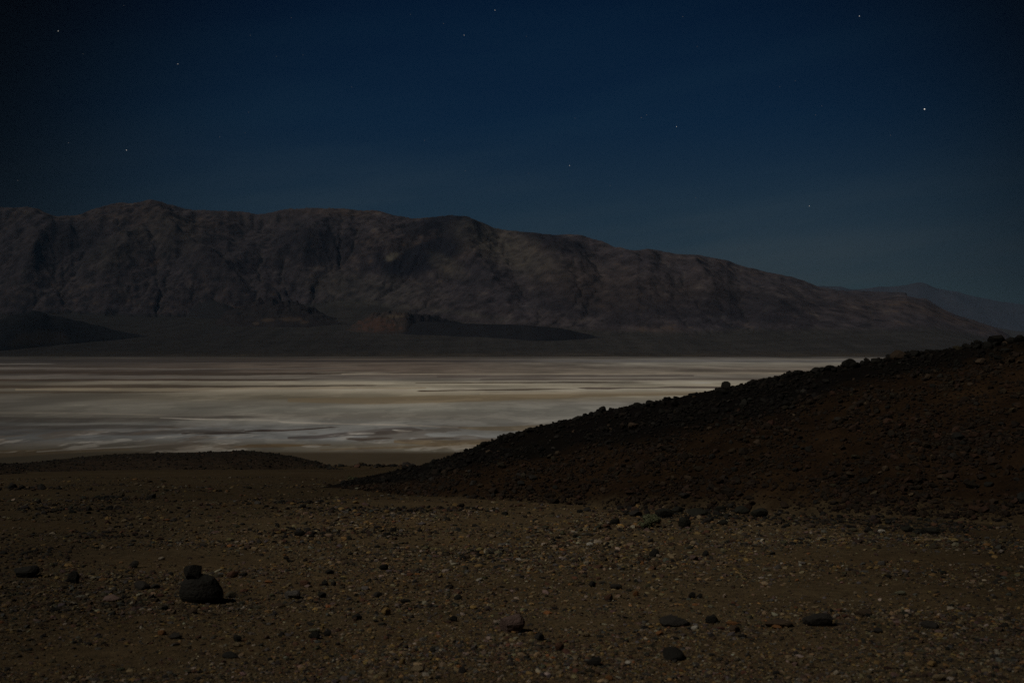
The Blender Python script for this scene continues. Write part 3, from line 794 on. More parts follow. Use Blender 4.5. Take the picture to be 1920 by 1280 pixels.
COLS = {'dark': (.026, .024, .021), 'black': (.0138, .0135, .0115), 'grey': (.085, .080, .074), 'rust': (.088, .045, .028), 'brown': (.058, .040, .026),
        'ochre': (.200, .132, .052), 'tan': (.175, .135, .080), 'pale': (.270, .235, .180), 'white': (.40, .38, .33), 'green': (.125, .125, .085),
        'orange': (.180, .085, .032), 'mauve': (.125, .085, .074), 'olive': (.062, .055, .034), 'olivegrey': (.0175, .018, .0135)}
def tint(c, v=.12):
    return tuple(np.array(COLS[c]) * (1 + rng.uniform(-v, v))) + (1,)
def place(name, me, loc, half, rz, col, tilt=(0, 0)):
    o = bpy.data.objects.new(name, me)
    C.objects.link(o)
    o.location = loc; o.scale = half; o.rotation_euler = (tilt[0], tilt[1], rz)
    o.color = col
    return o

# ---- the large boulder and the stone on top of it
def px_m(n, d): return n * d / F
bp_ = hit(374, 1129)
bd_ = bp_[1]
def boulder_shape(co):
    n = co / np.linalg.norm(co, axis=1, keepdims=True)
    t = np.clip((np.sign(n[:, 2]) * np.abs(n[:, 2]) ** .8 + 1) / 2, 0, 1)
    w = np.interp(t, [0, .06, .14, .32, .49, .63, .76, .90, .97, 1], [.60, .74, .87, 1.0, .975, .88, .80, .70, .48, .16])
    c = np.interp(t, [0, .06, .32, .63, .9, 1], [.05, .08, 0, -.05, -.10, -.22])
    r = np.hypot(n[:, 0], n[:, 1]); r = np.maximum(r, 1e-4)
    cap = np.clip(r / .22, 0, 1)                     # close the poles
    ph = n[:, :2] / r[:, None]
    lump = 1 + .07 * fbm(ph[:, 0] * 1.3 + t * 1.1 + 4, ph[:, 1] * 1.3 - t * 1.7, 4, 611)
    ang = np.arctan2(ph[:, 1], ph[:, 0]) + .35 * t
    poly = sum(np.maximum(np.cos(ang - a0), 0) ** 8 / (d0 ** 8) for a0, d0 in ((-2.75, .97), (-1.9, .93), (-.95, .90), (-.1, .96), (.9, .9), (1.9, .95), (2.7, .95))) ** (-1 / 8)
    lump = lump * poly / .99
    out = np.stack([c + ph[:, 0] * w * cap * lump, ph[:, 1] * w * cap * lump * .9, (2 * t - 1) * (1 + .05 * fbm(n[:, 0] * 2, n[:, 1] * 2, 3, 613))], 1)
    rr = np.random.default_rng(77)
    for k in range(6):                               # broken faces
        q = rr.normal(size=3); q[2] *= .6; q[1] -= .4; q /= np.linalg.norm(q)
        d = out @ q
        out -= np.outer(np.maximum(d - np.quantile(d, .93), 0) * .8, q)
    return out
bme = stone_mesh('body', 2024, 4, 0, 0.0, 1.0, boulder_shape)
bme.materials.append(M_rock)
bme.polygons.foreach_set('use_smooth', [False] * len(bme.polygons))
hw, hh = px_m(40, bd_), px_m(28.5, bd_)
yb = bd_ + hw * .5
broot = bpy.data.objects.new('boulder', None); C.objects.link(broot)
broot.location = (bp_[0], yb, bp_[2])
thing(broot, 'largest black boulder, with a knob on top, standing alone in the gravel', 'boulder')
def boulder_part(name, me, loc, half, rot, col):
    o = place(name, me, np.array(loc) - np.array(broot.location), half, rot[2], col, rot[:2])
    o.parent = broot
    return o
boulder_part('body', bme, (bp_[0], yb, float(V(1103.5)) * yb), (hw, hw * .8, hh), (0, 0, 0), (.0125, .012, .010, 1))
kme = stone_mesh('knob', 2031, 3, 12, .05, .8); kme.materials.append(M_rock)
boulder_part('knob', kme, (float(U(363.5)) * yb, yb, float(V(1076)) * yb), (px_m(17, bd_), px_m(18, bd_), px_m(19.5, bd_)), (0, -.10, .3), (.012, .0115, .0095, 1))

# ---- stones the photograph lets you pick out: x0, x1, y0, y1 (pixels), colour, label
NAMED = [
 (24, 72, 1062, 1085, 'black', 'long flat black slab near the left edge of the photo'),
 (127, 149, 1069, 1097, 'black', 'upright black stone between the flat slab and the pointed stone'),
 (242, 260, 1051, 1067, 'dark', 'pointed charcoal stone standing up left of the largest boulder'),
 (247, 281, 1091, 1107, 'dark', 'long rounded charcoal stone just left of the largest boulder'),
 (193, 228, 1116, 1128, 'mauve', 'flat reddish stone lying left of and below the long rounded stone'),
 (425, 446, 1070, 1084, 'rust', 'round rust brown stone just right of the largest boulder'),
 (447, 464, 1072, 1081, 'dark', 'small grey stone touching the right side of a rust brown stone'),
 (283, 299, 1095, 1104, 'dark', 'small dark stone between the long rounded stone and the boulder'),
 (351, 370, 1139, 1152, 'brown', 'dark brown stone directly in front of the largest boulder'),
 (422, 443, 1109, 1121, 'olive', 'olive brown stone beside the foot of the largest boulder'),
 (438, 454, 1189, 1204, 'black', 'black stone with a tan pebble in front, below the boulder'),
 (436, 453, 1203, 1212, 'tan', 'tan pebble lying against a black stone below the boulder'),
 (416, 449, 1223, 1233, 'black', 'thin flat black stone near the bottom left of the photo'),
 (297, 313, 1179, 1191, 'orange', 'orange brown stone beside a flat dark one, lower left'),
 (316, 341, 1187, 1198, 'dark', 'flat dark stone right of the orange brown stone, lower left'),
 (297, 310, 1043, 1050, 'pale', 'pale sliver of stone behind the left side of the boulder'),
 (533, 563, 1107, 1124, 'grey', 'flat grey brown slab right of the largest boulder'),
 (596, 612, 1110, 1121, 'black', 'black stone a step right of the flat grey brown slab'),
 (511, 535, 1130, 1138, 'brown', 'low dark reddish stone in front of the flat grey brown slab'),
 (715, 733, 1139, 1155, 'ochre', 'squarish yellow tan block with a dark underside, mid foreground'),
 (579, 600, 1177, 1186, 'green', 'pale greenish flat stone leaning on a black stone'),
 (578, 601, 1184, 1200, 'black', 'black stone below the pale greenish flat stone'),
 (605, 622, 1180, 1192, 'black', 'black stone right of the pale greenish flat stone'),
 (562, 583, 1086, 1099, 'rust', 'round brown stone above the flat grey brown slab'),
 (603, 616, 1087, 1099, 'black', 'first of two small black stones right of the round brown stone'),
 (620, 631, 1088, 1099, 'dark', 'second of two small black stones right of the round brown stone'),
 (710, 728, 1057, 1070, 'black', 'black stone alone on the gravel above the yellow tan block'),
 (610, 626, 1068, 1077, 'black', 'low black stone up the slope from the two small black stones'),
 (851, 866, 1113, 1125, 'black', 'black angular stone left of the gravel bar, mid foreground'),
 (700, 717, 1110, 1121, 'dark', 'dark grey stone behind the squarish yellow tan block'),
 (751, 770, 1122, 1131, 'black', 'low black stone right of and behind the yellow tan block'),
 (842, 858, 1153, 1166, 'black', 'dark stone left of the round red brown rock'),
 (937, 984, 1154, 1189, 'mauve', 'large round red brown rock with a dark shaded side, bottom centre'),
 (708, 728, 1257, 1269, 'tan', 'tan stone at the bottom edge left of centre'),
 (770, 797, 1248, 1261, 'tan', 'broad tan stone at the bottom edge nearest the centre'),
 (748, 760, 1234, 1246, 'ochre', 'yellow egg shaped stone above the broad tan stone'),
 (549, 571, 994, 1006, 'black', 'dark stone on the far gravel bar left of centre'),
 (660, 678, 1152, 1162, 'black', 'black stone left of the squarish yellow tan block'),
 (889, 906, 1056, 1063, 'ochre', 'flat yellow slab beside dark rubble near the middle'),
 (1001, 1021, 1187, 1202, 'dark', 'dark stone just right of the round red brown rock'),
 (1040, 1058, 1203, 1221, 'rust', 'dark reddish upright stone lower centre'),
 (1243, 1285, 1215, 1240, 'black', 'large black stone at the bottom right of centre'),
 (1100, 1128, 1232, 1250, 'black', 'dark low stone at the bottom edge near the white pebble'),
 (1322, 1346, 1152, 1170, 'black', 'black block shaped stone right of the long dark slab'),
 (1238, 1295, 1157, 1176, 'dark', 'long low dark slab pointing at a white pebble'),
 (1295, 1311, 1171, 1181, 'white', 'white pebble at the tip of the long dark slab'),
 (1090, 1106, 1184, 1193, 'tan', 'tan oval stone lower centre between two dark ones'),
 (1229, 1244, 1183, 1191, 'orange', 'orange stone below the long low dark slab'),
 (1216, 1236, 1028, 1046, 'black', 'black upright block in front of the green bush'),
 (1365, 1389, 1173, 1187, 'brown', 'dark brown stone below the orange pebbles, right of centre'),
 (1382, 1401, 1187, 1196, 'dark', 'low dark stone touching a dark brown one, right of centre'),
 (1290, 1304, 1109, 1123, 'black', 'left and larger of two small black stones over the orange pebble'),
 (1306, 1317, 1112, 1122, 'black', 'right and smaller of two small black stones'),
 (1361, 1387, 1164, 1171, 'orange', 'flat orange stone right of the black block shaped stone'),
 (1171, 1184, 1238, 1245, 'white', 'white pebble at the bottom edge near the large black stone'),
 (1132, 1150, 1113, 1128, 'rust', 'reddish stone in the middle of the gravel bar'),
 (1186, 1197, 1107, 1118, 'orange', 'small orange stone at the right end of the gravel bar'),
 (1292, 1310, 1041, 1052, 'mauve', 'flat reddish stone in the gravel below the scree rocks'),
 (1316, 1329, 1031, 1044, 'black', 'small black stone right of the flat reddish stone'),
 (1103, 1118, 1089, 1101, 'black', 'black stone at the upper left end of the gravel bar'),
 (1144, 1167, 1094, 1106, 'dark', 'grey black flat stone on the upper part of the gravel bar'),
 (1133, 1150, 1265, 1276, 'orange', 'orange brown stone at the very bottom edge'),
 (1506, 1562, 1151, 1176, 'dark', 'large flat topped charcoal boulder in the right foreground'),
 (1435, 1486, 1162, 1177, 'brown', 'long dark brown stone left of the flat topped boulder'),
 (1448, 1467, 1172, 1179, 'orange', 'orange pebble under the long dark brown stone'),
 (1560, 1570, 1150, 1159, 'pale', 'pale pebble at the right shoulder of the flat topped boulder'),
 (1678, 1699, 1107, 1116, 'green', 'pale greenish stone in dark rubble on the right'),
 (1729, 1762, 1165, 1180, 'dark', 'grey stone in bare soil on the right'),
 (1561, 1572, 1254, 1264, 'pale', 'pale round pebble at the bottom right'),
 (1738, 1757, 1238, 1250, 'ochre', 'yellow stone in the bottom right corner area'),
 (1748, 1776, 1262, 1277, 'tan', 'broad tan stone at the bottom edge on the right'),
 (1476, 1492, 1232, 1242, 'tan', 'tan stone below the flat topped boulder'),
 (1604, 1635, 1144, 1156, 'brown', 'brown stone right of and behind the flat topped boulder'),
 (1645, 1660, 1050, 1060, 'grey', 'small grey stone on the slope behind the brown stone'),
 (1638, 1656, 1176, 1187, 'dark', 'dark stone right of and below the flat topped boulder'),
 # along the hill's foot
 (1126, 1173, 928, 948, 'black', 'broad rounded black boulder at the foot of the rocky hill'),
 (1143, 1162, 968, 985, 'black', 'black rock a little way left of the green bush'),
 (1179, 1204, 956, 970, 'dark', 'grey rock behind the left side of the green bush'),
 (1228, 1262, 949, 974, 'black', 'largest dark rock behind the right side of the green bush'),
 (1258, 1284, 948, 962, 'black', 'dark rock up the slope right of the green bush'),
 (1272, 1296, 965, 994, 'black', 'tall dark rock right of the green bush'),
 (1290, 1330, 951, 968, 'black', 'wide dark rock in the row at the hill foot'),
 (1344, 1365, 972, 986, 'black', 'dark rock standing in front of the row at the hill foot'),
 (1340, 1362, 945, 960, 'black', 'dark pointed rock at the hill foot above the row'),
 (1378, 1408, 946, 966, 'black', 'large dark rock at the right end of the hill foot row'),
 (1316, 1340, 968, 980, 'dark', 'grey rock low in the row at the hill foot'),
 (1408, 1440, 950, 972, 'black', 'black rock beside the right end of the hill foot row'),
 (1130, 1145, 982, 990, 'rust', 'flat reddish stone beside the black rock left of the bush'),
 (1730, 1761, 986, 1003, 'black', 'dark rounded rock at the hill foot near the right edge'),
 (1690, 1716, 985, 999, 'black', 'dark rock left of a rounded one at the hill foot'),
 (1646, 1660, 990, 1000, 'white', 'white stone among dark rocks at the hill foot'),
 (1618, 1636, 986, 1000, 'dark', 'dark rock left of the white stone at the hill foot'),
 (1590, 1608, 988, 998, 'olive', 'olive brown rock at the hill foot on the right'),
 (940, 953, 956, 966, 'black', 'lone black stone on the smooth slope below the hill'),
]
used_px = []
for k, (x0, x1, y0, y1, col, lab) in enumerate(NAMED):
    xc = .5 * (x0 + x1); w = (x1 - x0); hp = (y1 - y0)
    p = hit(xc, y1 - .15 * hp)
    d = p[1]
    big = w > 28
    me = (BOU if big else STO)[k % (8 if big else 10)]
    hx_, hz_ = px_m(w / 2, d), px_m(hp / 2, d) * .95
    hz_ = min(hz_, hx_ * 1.25)
    if 944 < y1 < 1004 and y0 > 925: hz_ *= .82; col = 'olivegrey' if col == 'black' else col
    o = place('boulder' if w > 40 else 'stone', me, (p[0], p[1] + hx_ * .4, p[2] + hz_ * .72), (hx_, hx_ * rng.uniform(.65, .9), hz_ * 1.12),
              rng.uniform(-.25, .25) + (math.pi if k % 2 else 0), tint(col), (0, rng.uniform(-.08, .08)))
    thing(o, lab, 'boulder' if w > 40 else 'stone')
    used_px.append((xc, .5 * (y0 + y1), w))

# ---- boulders on the skyline of the rocky hill
SKYB = [(1577, 1604, 672, 688, 'black', 'squarish boulder on the hill crest against the white salt'),
 (1670, 1700, 656, 676, 'brown', 'broad boulder with a rusty patch on the hill crest'),
 (1707, 1729, 656, 670, 'black', 'rounded boulder just right of the rusty patched one on the crest'),
 (1788, 1806, 648, 657, 'olive', 'small olive brown boulder on the hill crest'),
 (1826, 1845, 637, 650, 'black', 'boulder on the crest left of the tallest one'),
 (1854, 1881, 628, 643, 'black', 'tallest round boulder on the crest near the right edge'),
 (1884, 1905, 632, 645, 'black', 'last low boulder on the crest at the right edge'),
 (1495, 1507, 694, 703, 'black', 'small boulder low on the crest left of the squarish one'),
 (1434, 1449, 706, 719, 'black', 'small block shaped boulder standing alone on the crest'),
 (1361, 1371, 721, 730, 'black', 'little knob of rock on the middle of the crest'),
 (1340, 1352, 726, 735, 'black', 'little rounded rock left of the knob on the crest'),
 (1188, 1205, 754, 765, 'black', 'angular boulder overhanging the crest before the salt flat'),
 (1206, 1217, 756, 765, 'black', 'leaning rock right of the overhanging boulder'),
 (1222, 1234, 754, 763, 'black', 'rock on the crest a little right of the leaning rock'),
 (1111, 1127, 770, 782, 'black', 'double humped rock on the lower crest'),
 (1130, 1140, 771, 780, 'black', 'small rock right of the double humped rock'),
 (1095, 1105, 777, 785, 'black', 'small rock left of the double humped rock'),
 (1072, 1090, 781, 790, 'black', 'low rock where the crest begins to steepen'),
 (1045, 1060, 787, 797, 'black', 'rock on the crest below the low one'),
 (1150, 1163, 765, 773, 'black', 'rock on the crest between the double humped and overhanging ones'),
 (1262, 1276, 742, 751, 'black', 'rock on the crest above the red slope'),
 (1290, 1306, 736, 746, 'black', 'wide low rock on the crest right of centre'),
 (1520, 1540, 688, 699, 'black', 'bumpy rock on the crest between two small boulders'),
 (1546, 1566, 684, 694, 'black', 'rock on the crest just left of the squarish boulder'),
 (1612, 1628, 676, 686, 'black', 'rock on the crest just right of the squarish boulder'),
 (1634, 1652, 671, 682, 'black', 'low pair shaped rock left of the rusty patched boulder'),
 (1845, 1856, 640, 650, 'black', 'small rock between the two tall crest boulders'),
 (1752, 1764, 655, 663, 'black', 'small rock on the flat part of the crest'),
 (1472, 1486, 700, 709, 'black', 'small rock on the crest right of the lone block'),
 (1400, 1414, 714, 723, 'black', 'small rock on the crest left of the lone block')]
for k, (x0, x1, y0, y1, col, lab) in enumerate(SKYB):
    xc = .5 * (x0 + x1); w = x1 - x0; hp = y1 - y0
    p = hill_at(np.array([xc]), np.array([.985]))[0]
    d = p[1]
    top = float(V(y0)) * d
    hx_, hz_ = px_m(w / 2, d), px_m(hp / 2, d) * 1.15
    me = BOU[(k * 3 + 1) % 8]
    o = place('boulder', me, (float(U(xc)) * d, d, top - hz_), (hx_, hx_ * .9, hz_), rng.uniform(-.3, .3) + k, tuple(np.array(tint(col)) * np.array([.55, .55, .55, 1])), (0, rng.uniform(-.12, .12)))
    o.rotation_euler[2] = rng.uniform(-.2, .2)
    thing(o, lab, 'boulder')

# ---- further loose rocks on the hill: individuals
hg = 'dark rocks strewn over the rocky hill'
for k in range(170):
    while True:
        px = rng.uniform(760, 1930)
        t = rng.uniform(0.0, .97) ** .8
        if np.interp(px, hx, hzc - hzf) > .25: break
    p = hill_at(np.array([px]), np.array([t]))[0]
    s = float(np.clip(rng.lognormal(math.log(.075), .4), .05, .2))
    o = place('rock', STO[k % 10], (p[0], p[1], p[2] + s * .25), (s, s * rng.uniform(.6, 1), s * rng.uniform(.5, .85)), rng.uniform(0, 6.28),
              tint(rng.choice(['black', 'dark', 'brown', 'black'])), (rng.uniform(-.3, .3), rng.uniform(-.3, .3)))
    thing(o, 'dark rock half sunk in the rubble on the slope of the hill', 'rock', hg)
# crest rubble: little rocks that break the outline
for k in range(110):
    px = rng.uniform(780, 1920)
    p = hill_at(np.array([px]), np.array([rng.uniform(.93, 1.02)]))[0]
    s = float(np.clip(rng.lognormal(math.log(.075), .4), .04, .17))
    o = place('rock', STO[(k * 7) % 10], (p[0], p[1], p[2] + s * .3), (s, s * .8, s * rng.uniform(.6, .9)), rng.uniform(0, 6.28), tuple(np.array(tint('black')) * np.array([.55, .55, .55, 1])), (rng.uniform(-.3, .3), rng.uniform(-.3, .3)))
    thing(o, 'small dark rock breaking the crest line of the rocky hill', 'rock', 'small rocks along the hill crest')

# ---- loose stones of the foreground: individuals
kinds = [('black', 'small black stone lying loose in the foreground gravel'), ('dark', 'small charcoal stone lying loose in the foreground gravel'),
         ('rust', 'small rust brown stone lying loose in the foreground gravel'), ('ochre', 'small yellow ochre stone lying loose in the foreground gravel'),
         ('tan', 'small tan stone lying loose in the foreground gravel'), ('grey', 'small grey stone lying loose in the foreground gravel')]
def gravel_mask(x, y):
    return fbm(x / 4.5, y / 1.9, 4, 701) + .5 * fbm(x / 14.0, y / 6.0, 2, 711)
cnt = 0
while cnt < 200:
    d = 6.0 + 20 * rng.random() ** 1.3
    px = rng.uniform(-20, 1940)
    x = float(U(px)) * d
    if gravel_mask(x, d) + rng.normal() * .25 < -.05: continue
    z = float(ground_z(x, d))
    py = HY - z / d * F
    if any(abs(px - a) < c * .9 + 8 and abs(py - b) < c * .6 + 8 for a, b, c in used_px): continue
    s = px_m(rng.uniform(3.4, 6.8), d)
    kd, lab = kinds[rng.choice(6, p=[.24, .17, .15, .16, .18, .10])]
    o = place('stone', STO[cnt % 10], (x, d, z + s * .22), (s, s * rng.uniform(.6, 1), s * rng.uniform(.42, .75)), rng.uniform(0, 6.28), tint(kd, .25), (rng.uniform(-.2, .2), rng.uniform(-.2, .2)))
    thing(o, lab, 'stone', 'loose stones in the foreground gravel')
    cnt += 1
print('stones', round(time.time() - T0, 1))

# ------------------------------------------------------------------ gravel and rubble (nobody could count it): instanced
proto_col = bpy.data.collections.new('pebble_shapes')
protos = []
for k, me in enumerate(PEB):
    o = bpy.data.objects.new('pebble_shape', me)
    proto_col.objects.link(o); protos.append(o)
def scatter(name, pts, rot, scl, col, label):
    n = len(pts)
    me = bpy.data.meshes.new(name)
    me.vertices.add(n); me.vertices.foreach_set('co', pts.astype(np.float32).ravel())
    for nm, ty, data in (('rot', 'FLOAT_VECTOR', rot), ('scl', 'FLOAT_VECTOR', scl)):
        a = me.attributes.new(nm, ty, 'POINT'); a.data.foreach_set('vector', data.astype(np.float32).ravel())
    a = me.attributes.new('tint', 'FLOAT_COLOR', 'POINT')
    a.data.foreach_set('color', np.concatenate([col, np.ones((n, 1))], 1).astype(np.float32).ravel())
    a = me.attributes.new('pick', 'INT', 'POINT'); a.data.foreach_set('value', rng.integers(0, len(PEB), n).astype(np.int32))
    me.materials.append(M_peb)
    o = bpy.data.objects.new(name, me); C.objects.link(o)
    g = bpy.data.node_groups.new(name, 'GeometryNodeTree')
    g.interface.new_socket('Geometry', in_out='INPUT', socket_type='NodeSocketGeometry')
    g.interface.new_socket('Geometry', in_out='OUTPUT', socket_type='NodeSocketGeometry')
    gn = g.nodes.new; gl = g.links.new
    gi = gn('NodeGroupInput'); go = gn('NodeGroupOutput')
    ci = gn('GeometryNodeCollectionInfo'); ci.inputs['Collection'].default_value = proto_col
    ci.inputs['Separate Children'].default_value = True; ci.inputs['Reset Children'].default_value = True
    ip = gn('GeometryNodeInstanceOnPoints'); ip.inputs['Pick Instance'].default_value = True
    def na(nm, ty):
        q = gn('GeometryNodeInputNamedAttribute'); q.data_type = ty; q.inputs['Name'].default_value = nm
        return q.outputs['Attribute']
    gl(gi.outputs[0], ip.inputs['Points']); gl(ci.outputs[0], ip.inputs['Instance'])
    gl(na('pick', 'INT'), ip.inputs['Instance Index']); gl(na('rot', 'FLOAT_VECTOR'), ip.inputs['Rotation']); gl(na('scl', 'FLOAT_VECTOR'), ip.inputs['Scale'])
    gl(ip.outputs[0], go.inputs[0])
    md = o.modifiers.new('scatter', 'NODES'); md.node_group = g
    o['kind'] = 'stuff'; o['label'] = label
    return o
def mixcols(n, names, p, var=.25):
    tab = np.array([COLS[q] for q in names])
    c = tab[rng.choice(len(names), n, p=p)]
    return np.clip(c * (1 + rng.normal(0, var, (n, 1))) * (1 + rng.normal(0, .06, (n, 3))), .008, .5)

GN_NAMES = ['brown', 'tan', 'ochre', 'rust', 'grey', 'dark', 'black', 'pale', 'mauve', 'olive', 'orange']
GN_P = np.array([.18, .21, .12, .065, .11, .10, .06, .05, .035, .12, .012]); GN_P = GN_P / GN_P.sum()
# constant density on screen near the lens, thinning outwards
n0 = 290000
v = rng.uniform(0.1285, 0.36, n0)                      # downward slope of the line of sight
d = 1.45 / (v - 0.10)
keep = d < 75
d = d[keep]
u = rng.uniform(-.60, .60, len(d))
x = u * d
gm = gravel_mask(x, d)
keep = rng.random(len(d)) < np.clip(.42 + .95 * gm, .06, 1)
x, d, gm = x[keep], d[keep], gm[keep]
z = ground_z(x, d)
n = len(d)
pxs = np.clip(rng.lognormal(math.log(1.40), .60, n), .55, 7.0) * (1 + .35 * np.clip(gm, -.5, .8))    # half size on screen in photo pixels
s = np.clip(pxs * d / F * np.interp(d, [6, 14, 30, 75], [1.05, 1.0, .85, .62]), .004, .12)
scl = np.stack([s * rng.uniform(.8, 1.3, n), s * rng.uniform(.6, 1.0, n), s * rng.uniform(.3, .7, n)], 1)
rot = np.stack([rng.normal(0, .25, n), rng.normal(0, .25, n), rng.uniform(0, 6.28, n)], 1)
scatter('gravel', np.stack([x, d, z + scl[:, 2] * .35], 1), rot, scl, mixcols(n, GN_NAMES, GN_P) * vignette_tone(x, d)[:, None], 'mixed brown, tan and dark gravel covering the desert slope')
print('gravel', n)
# hill rubble
n = 70000
px = rng.uniform(640, 2250, n); t = rng.uniform(0.02, 1.03, n)
keep = rng.random(n) < np.clip(np.interp(px, [640, 900, 1200, 2250], [.5, .7, 1, 1]), 0, 1)
px, t = px[keep], t[keep]
p = hill_at(px, t)
cl = fbm(p[:, 0] / 2.2, p[:, 1] / 1.3, 4, 451)
keep = rng.random(len(px)) < np.clip(.6 + 1.3 * cl, .08, 1)
px, t, p, cl = px[keep], t[keep], p[keep], cl[keep]; n = len(px)
s = np.clip(rng.lognormal(math.log(.022), .62, n) * (1 + .5 * np.clip(cl, -.5, .8)), .009, .14)
scl = np.stack([s * rng.uniform(.8, 1.3, n), s * rng.uniform(.6, 1.0, n), s * rng.uniform(.45, .9, n)], 1)
rot = np.stack([rng.normal(0, .35, n), rng.normal(0, .35, n), rng.uniform(0, 6.28, n)], 1)
uu = upper(px, t, fbm(p[:, 0] / 3.2, p[:, 1] / 2, 4, 421))
c1 = mixcols(n, ['black', 'brown', 'dark', 'rust', 'olive', 'tan'], [.28, .30, .16, .20, .05, .01], .4) * .50
c2 = mixcols(n, ['black', 'dark', 'brown'], [.5, .35, .15], .3) * .32
cc = np.where((rng.random(n) < uu)[:, None], c2, c1)
cc = lerp(cc, np.where((uu > .5)[:, None], np.array([.0085, .007, .0055]), np.array([.026, .016, .009])), .45)
scatter('rubble', p + np.array([0, 0, 1]) * scl[:, 2:3] * .4, rot, scl, cc, 'dark reddish rubble covering the rocky hill')
# hill foot apron and scattered black rock patches on the slope
pts = []
for cx, cy, rx, ry, m in ((1330, 965, 130, 16, 420), (1200, 955, 120, 12, 200), (1560, 975, 160, 16, 420), (1760, 985, 160, 18, 420), (760, 955, 190, 6, 260),
                          (560, 1000, 80, 12, 150), (700, 1000, 120, 12, 150), (60, 1035, 90, 14, 160), (120, 955, 130, 5, 160), (230, 935, 90, 4, 120), (60, 915, 90, 4, 120), (560, 942, 60, 3, 80), (740, 872, 110, 4, 300), (900, 1040, 60, 8, 80), (200, 1005, 70, 8, 90)):
    for k in range(m):
        a = rng.normal(0, .5, 2)
        q = hit(cx + a[0] * rx, max(cy + a[1] * ry, 879 if cy > 900 else 866))
        if q[1] < 100: pts.append(q)
p = np.array(pts); n = len(p)
s = np.clip(rng.lognormal(math.log(2.2), .5, n), .9, 7) * p[:, 1] / F
scl = np.stack([s * rng.uniform(.8, 1.4, n), s, s * rng.uniform(.5, .9, n)], 1)
rot = np.stack([rng.normal(0, .3, n), rng.normal(0, .3, n), rng.uniform(0, 6.28, n)], 1)
scatter('rubble', p + np.array([0, 0, 1]) * scl[:, 2:3] * .35, rot, scl, mixcols(n, ['black', 'dark', 'brown', 'rust'], [.45, .3, .17, .08], .3) * .85, 'patches of black rubble washed out at the foot of the hill')
# mound rubble
n = 5200
i = rng.integers(0, len(mxp) - 1, n); j = rng.integers(2, 62, n)
p = np.stack([MXm[j, i], MDm[j, i], MZm[j, i]], 1) + rng.normal(0, .12, (n, 3)) * np.array([1, 1, 0])
s = np.clip(rng.lognormal(math.log(.05), .45, n), .02, .17)
scl = np.stack([s * 1.1, s, s * .7], 1)
rot = np.stack([rng.normal(0, .3, n), rng.normal(0, .3, n), rng.uniform(0, 6.28, n)], 1)
scatter('rubble', p, rot, scl, mixcols(n, ['black', 'dark', 'brown'], [.5, .3, .2], .25) * .75, 'black rubble covering the low mound on the left')
print('scatter', round(time.time() - T0, 1))

# ------------------------------------------------------------------ desert shrubs
M_leaf, t_, b_ = new_mat('dusty_leaf', .8, .1)
b_.inputs['Base Color'].default_value = (.088, .098, .058, 1)
nz_ = t_.nodes.new('ShaderNodeTexNoise'); nz_.inputs['Scale'].default_value = 14
cr_ = t_.nodes.new('ShaderNodeValToRGB')
cr_.color_ramp.elements[0].position = .35; cr_.color_ramp.elements[0].color = (.095, .110, .055, 1)
cr_.color_ramp.elements[1].position = .65; cr_.color_ramp.elements[1].color = (.20, .215, .135, 1)
tc_ = t_.nodes.new('ShaderNodeTexCoord')
t_.links.new(tc_.outputs['Object'], nz_.inputs['Vector']); t_.links.new(nz_.outputs[0], cr_.inputs[0]); t_.links.new(cr_.outputs[0], b_.inputs['Base Color'])
M_stem, t_, b_ = new_mat('dry_stem', .9, .1)
b_.inputs['Base Color'].default_value = (.075, .060, .042, 1)
def shrub(px0, px1, py0, py1, label, seed, lobes, leaves=1500):
    r = np.random.default_rng(seed)
    b = hit(.5 * (px0 + px1), py1 - 1)
    d = b[1]; w = px_m((px1 - px0) / 2, d); hgt = px_m(py1 - py0, d)
    root = bpy.data.objects.new('desert_shrub', None); C.objects.link(root)
    root.location = tuple(b); thing(root, label, 'shrub')
    co, fa = [], []
    cen = []
    for k in range(lobes):
        a = r.uniform(0, 6.28); q = r.uniform(.1, .65)
        cen.append((np.array([math.cos(a) * q * w, math.sin(a) * q * w * .8, hgt * r.uniform(.35, .72)]), r.uniform(.28, .42) * w))
    for k in range(leaves):
        c, rr = cen[r.integers(lobes)]
        n = r.normal(size=3); n /= np.linalg.norm(n)
        p = c + n * rr * r.uniform(.72, 1.05) * np.array([1, 1, .85])
        if p[2] < .01: continue
        nn = n + r.normal(0, .5, 3); nn /= np.linalg.norm(nn)
        t1 = np.cross(nn, r.normal(size=3)); t1 /= np.linalg.norm(t1); t2 = np.cross(nn, t1)
        L_ = r.uniform(.016, .030) * w / .27; B_ = L_ * .55
        i0 = len(co)
        co += [p - t1 * L_, p - t2 * B_ + nn * .004, p + t1 * L_, p + t2 * B_ + nn * .004]
        fa += [(i0, i0 + 1, i0 + 2), (i0, i0 + 2, i0 + 3)]
    f = mesh_obj('foliage', co, fa, M_leaf, root, smooth=False)
    f['kind'] = 'stuff'
    co, fa = [], []
    for c, rr in cen:
        for q in range(3):
            e0 = np.array([r.normal(0, .02), r.normal(0, .02), -.02]); e1 = c + r.normal(0, .35, 3) * rr
            ax = e1 - e0; s1 = np.cross(ax, [.3, .9, .1]); s1 /= np.linalg.norm(s1); s2 = np.cross(ax, s1); s2 /= np.linalg.norm(s2)
            i0 = len(co)
            for e_, rad in ((e0, .008), (e1, .003)):
                co += [e_ + rad * (math.cos(a) * s1 + math.sin(a) * s2) for a in (0, 2.1, 4.2)]
            fa += [(i0, i0 + 1, i0 + 4, i0 + 3), (i0 + 1, i0 + 2, i0 + 5, i0 + 4), (i0 + 2, i0, i0 + 3, i0 + 5)]
    mesh_obj('stems', co, fa, M_stem, root, smooth=False)
    return root
shrub(1201, 1240, 960, 989, 'larger dusty green desert shrub among dark rocks at the hill foot', 3, 9, 2200)
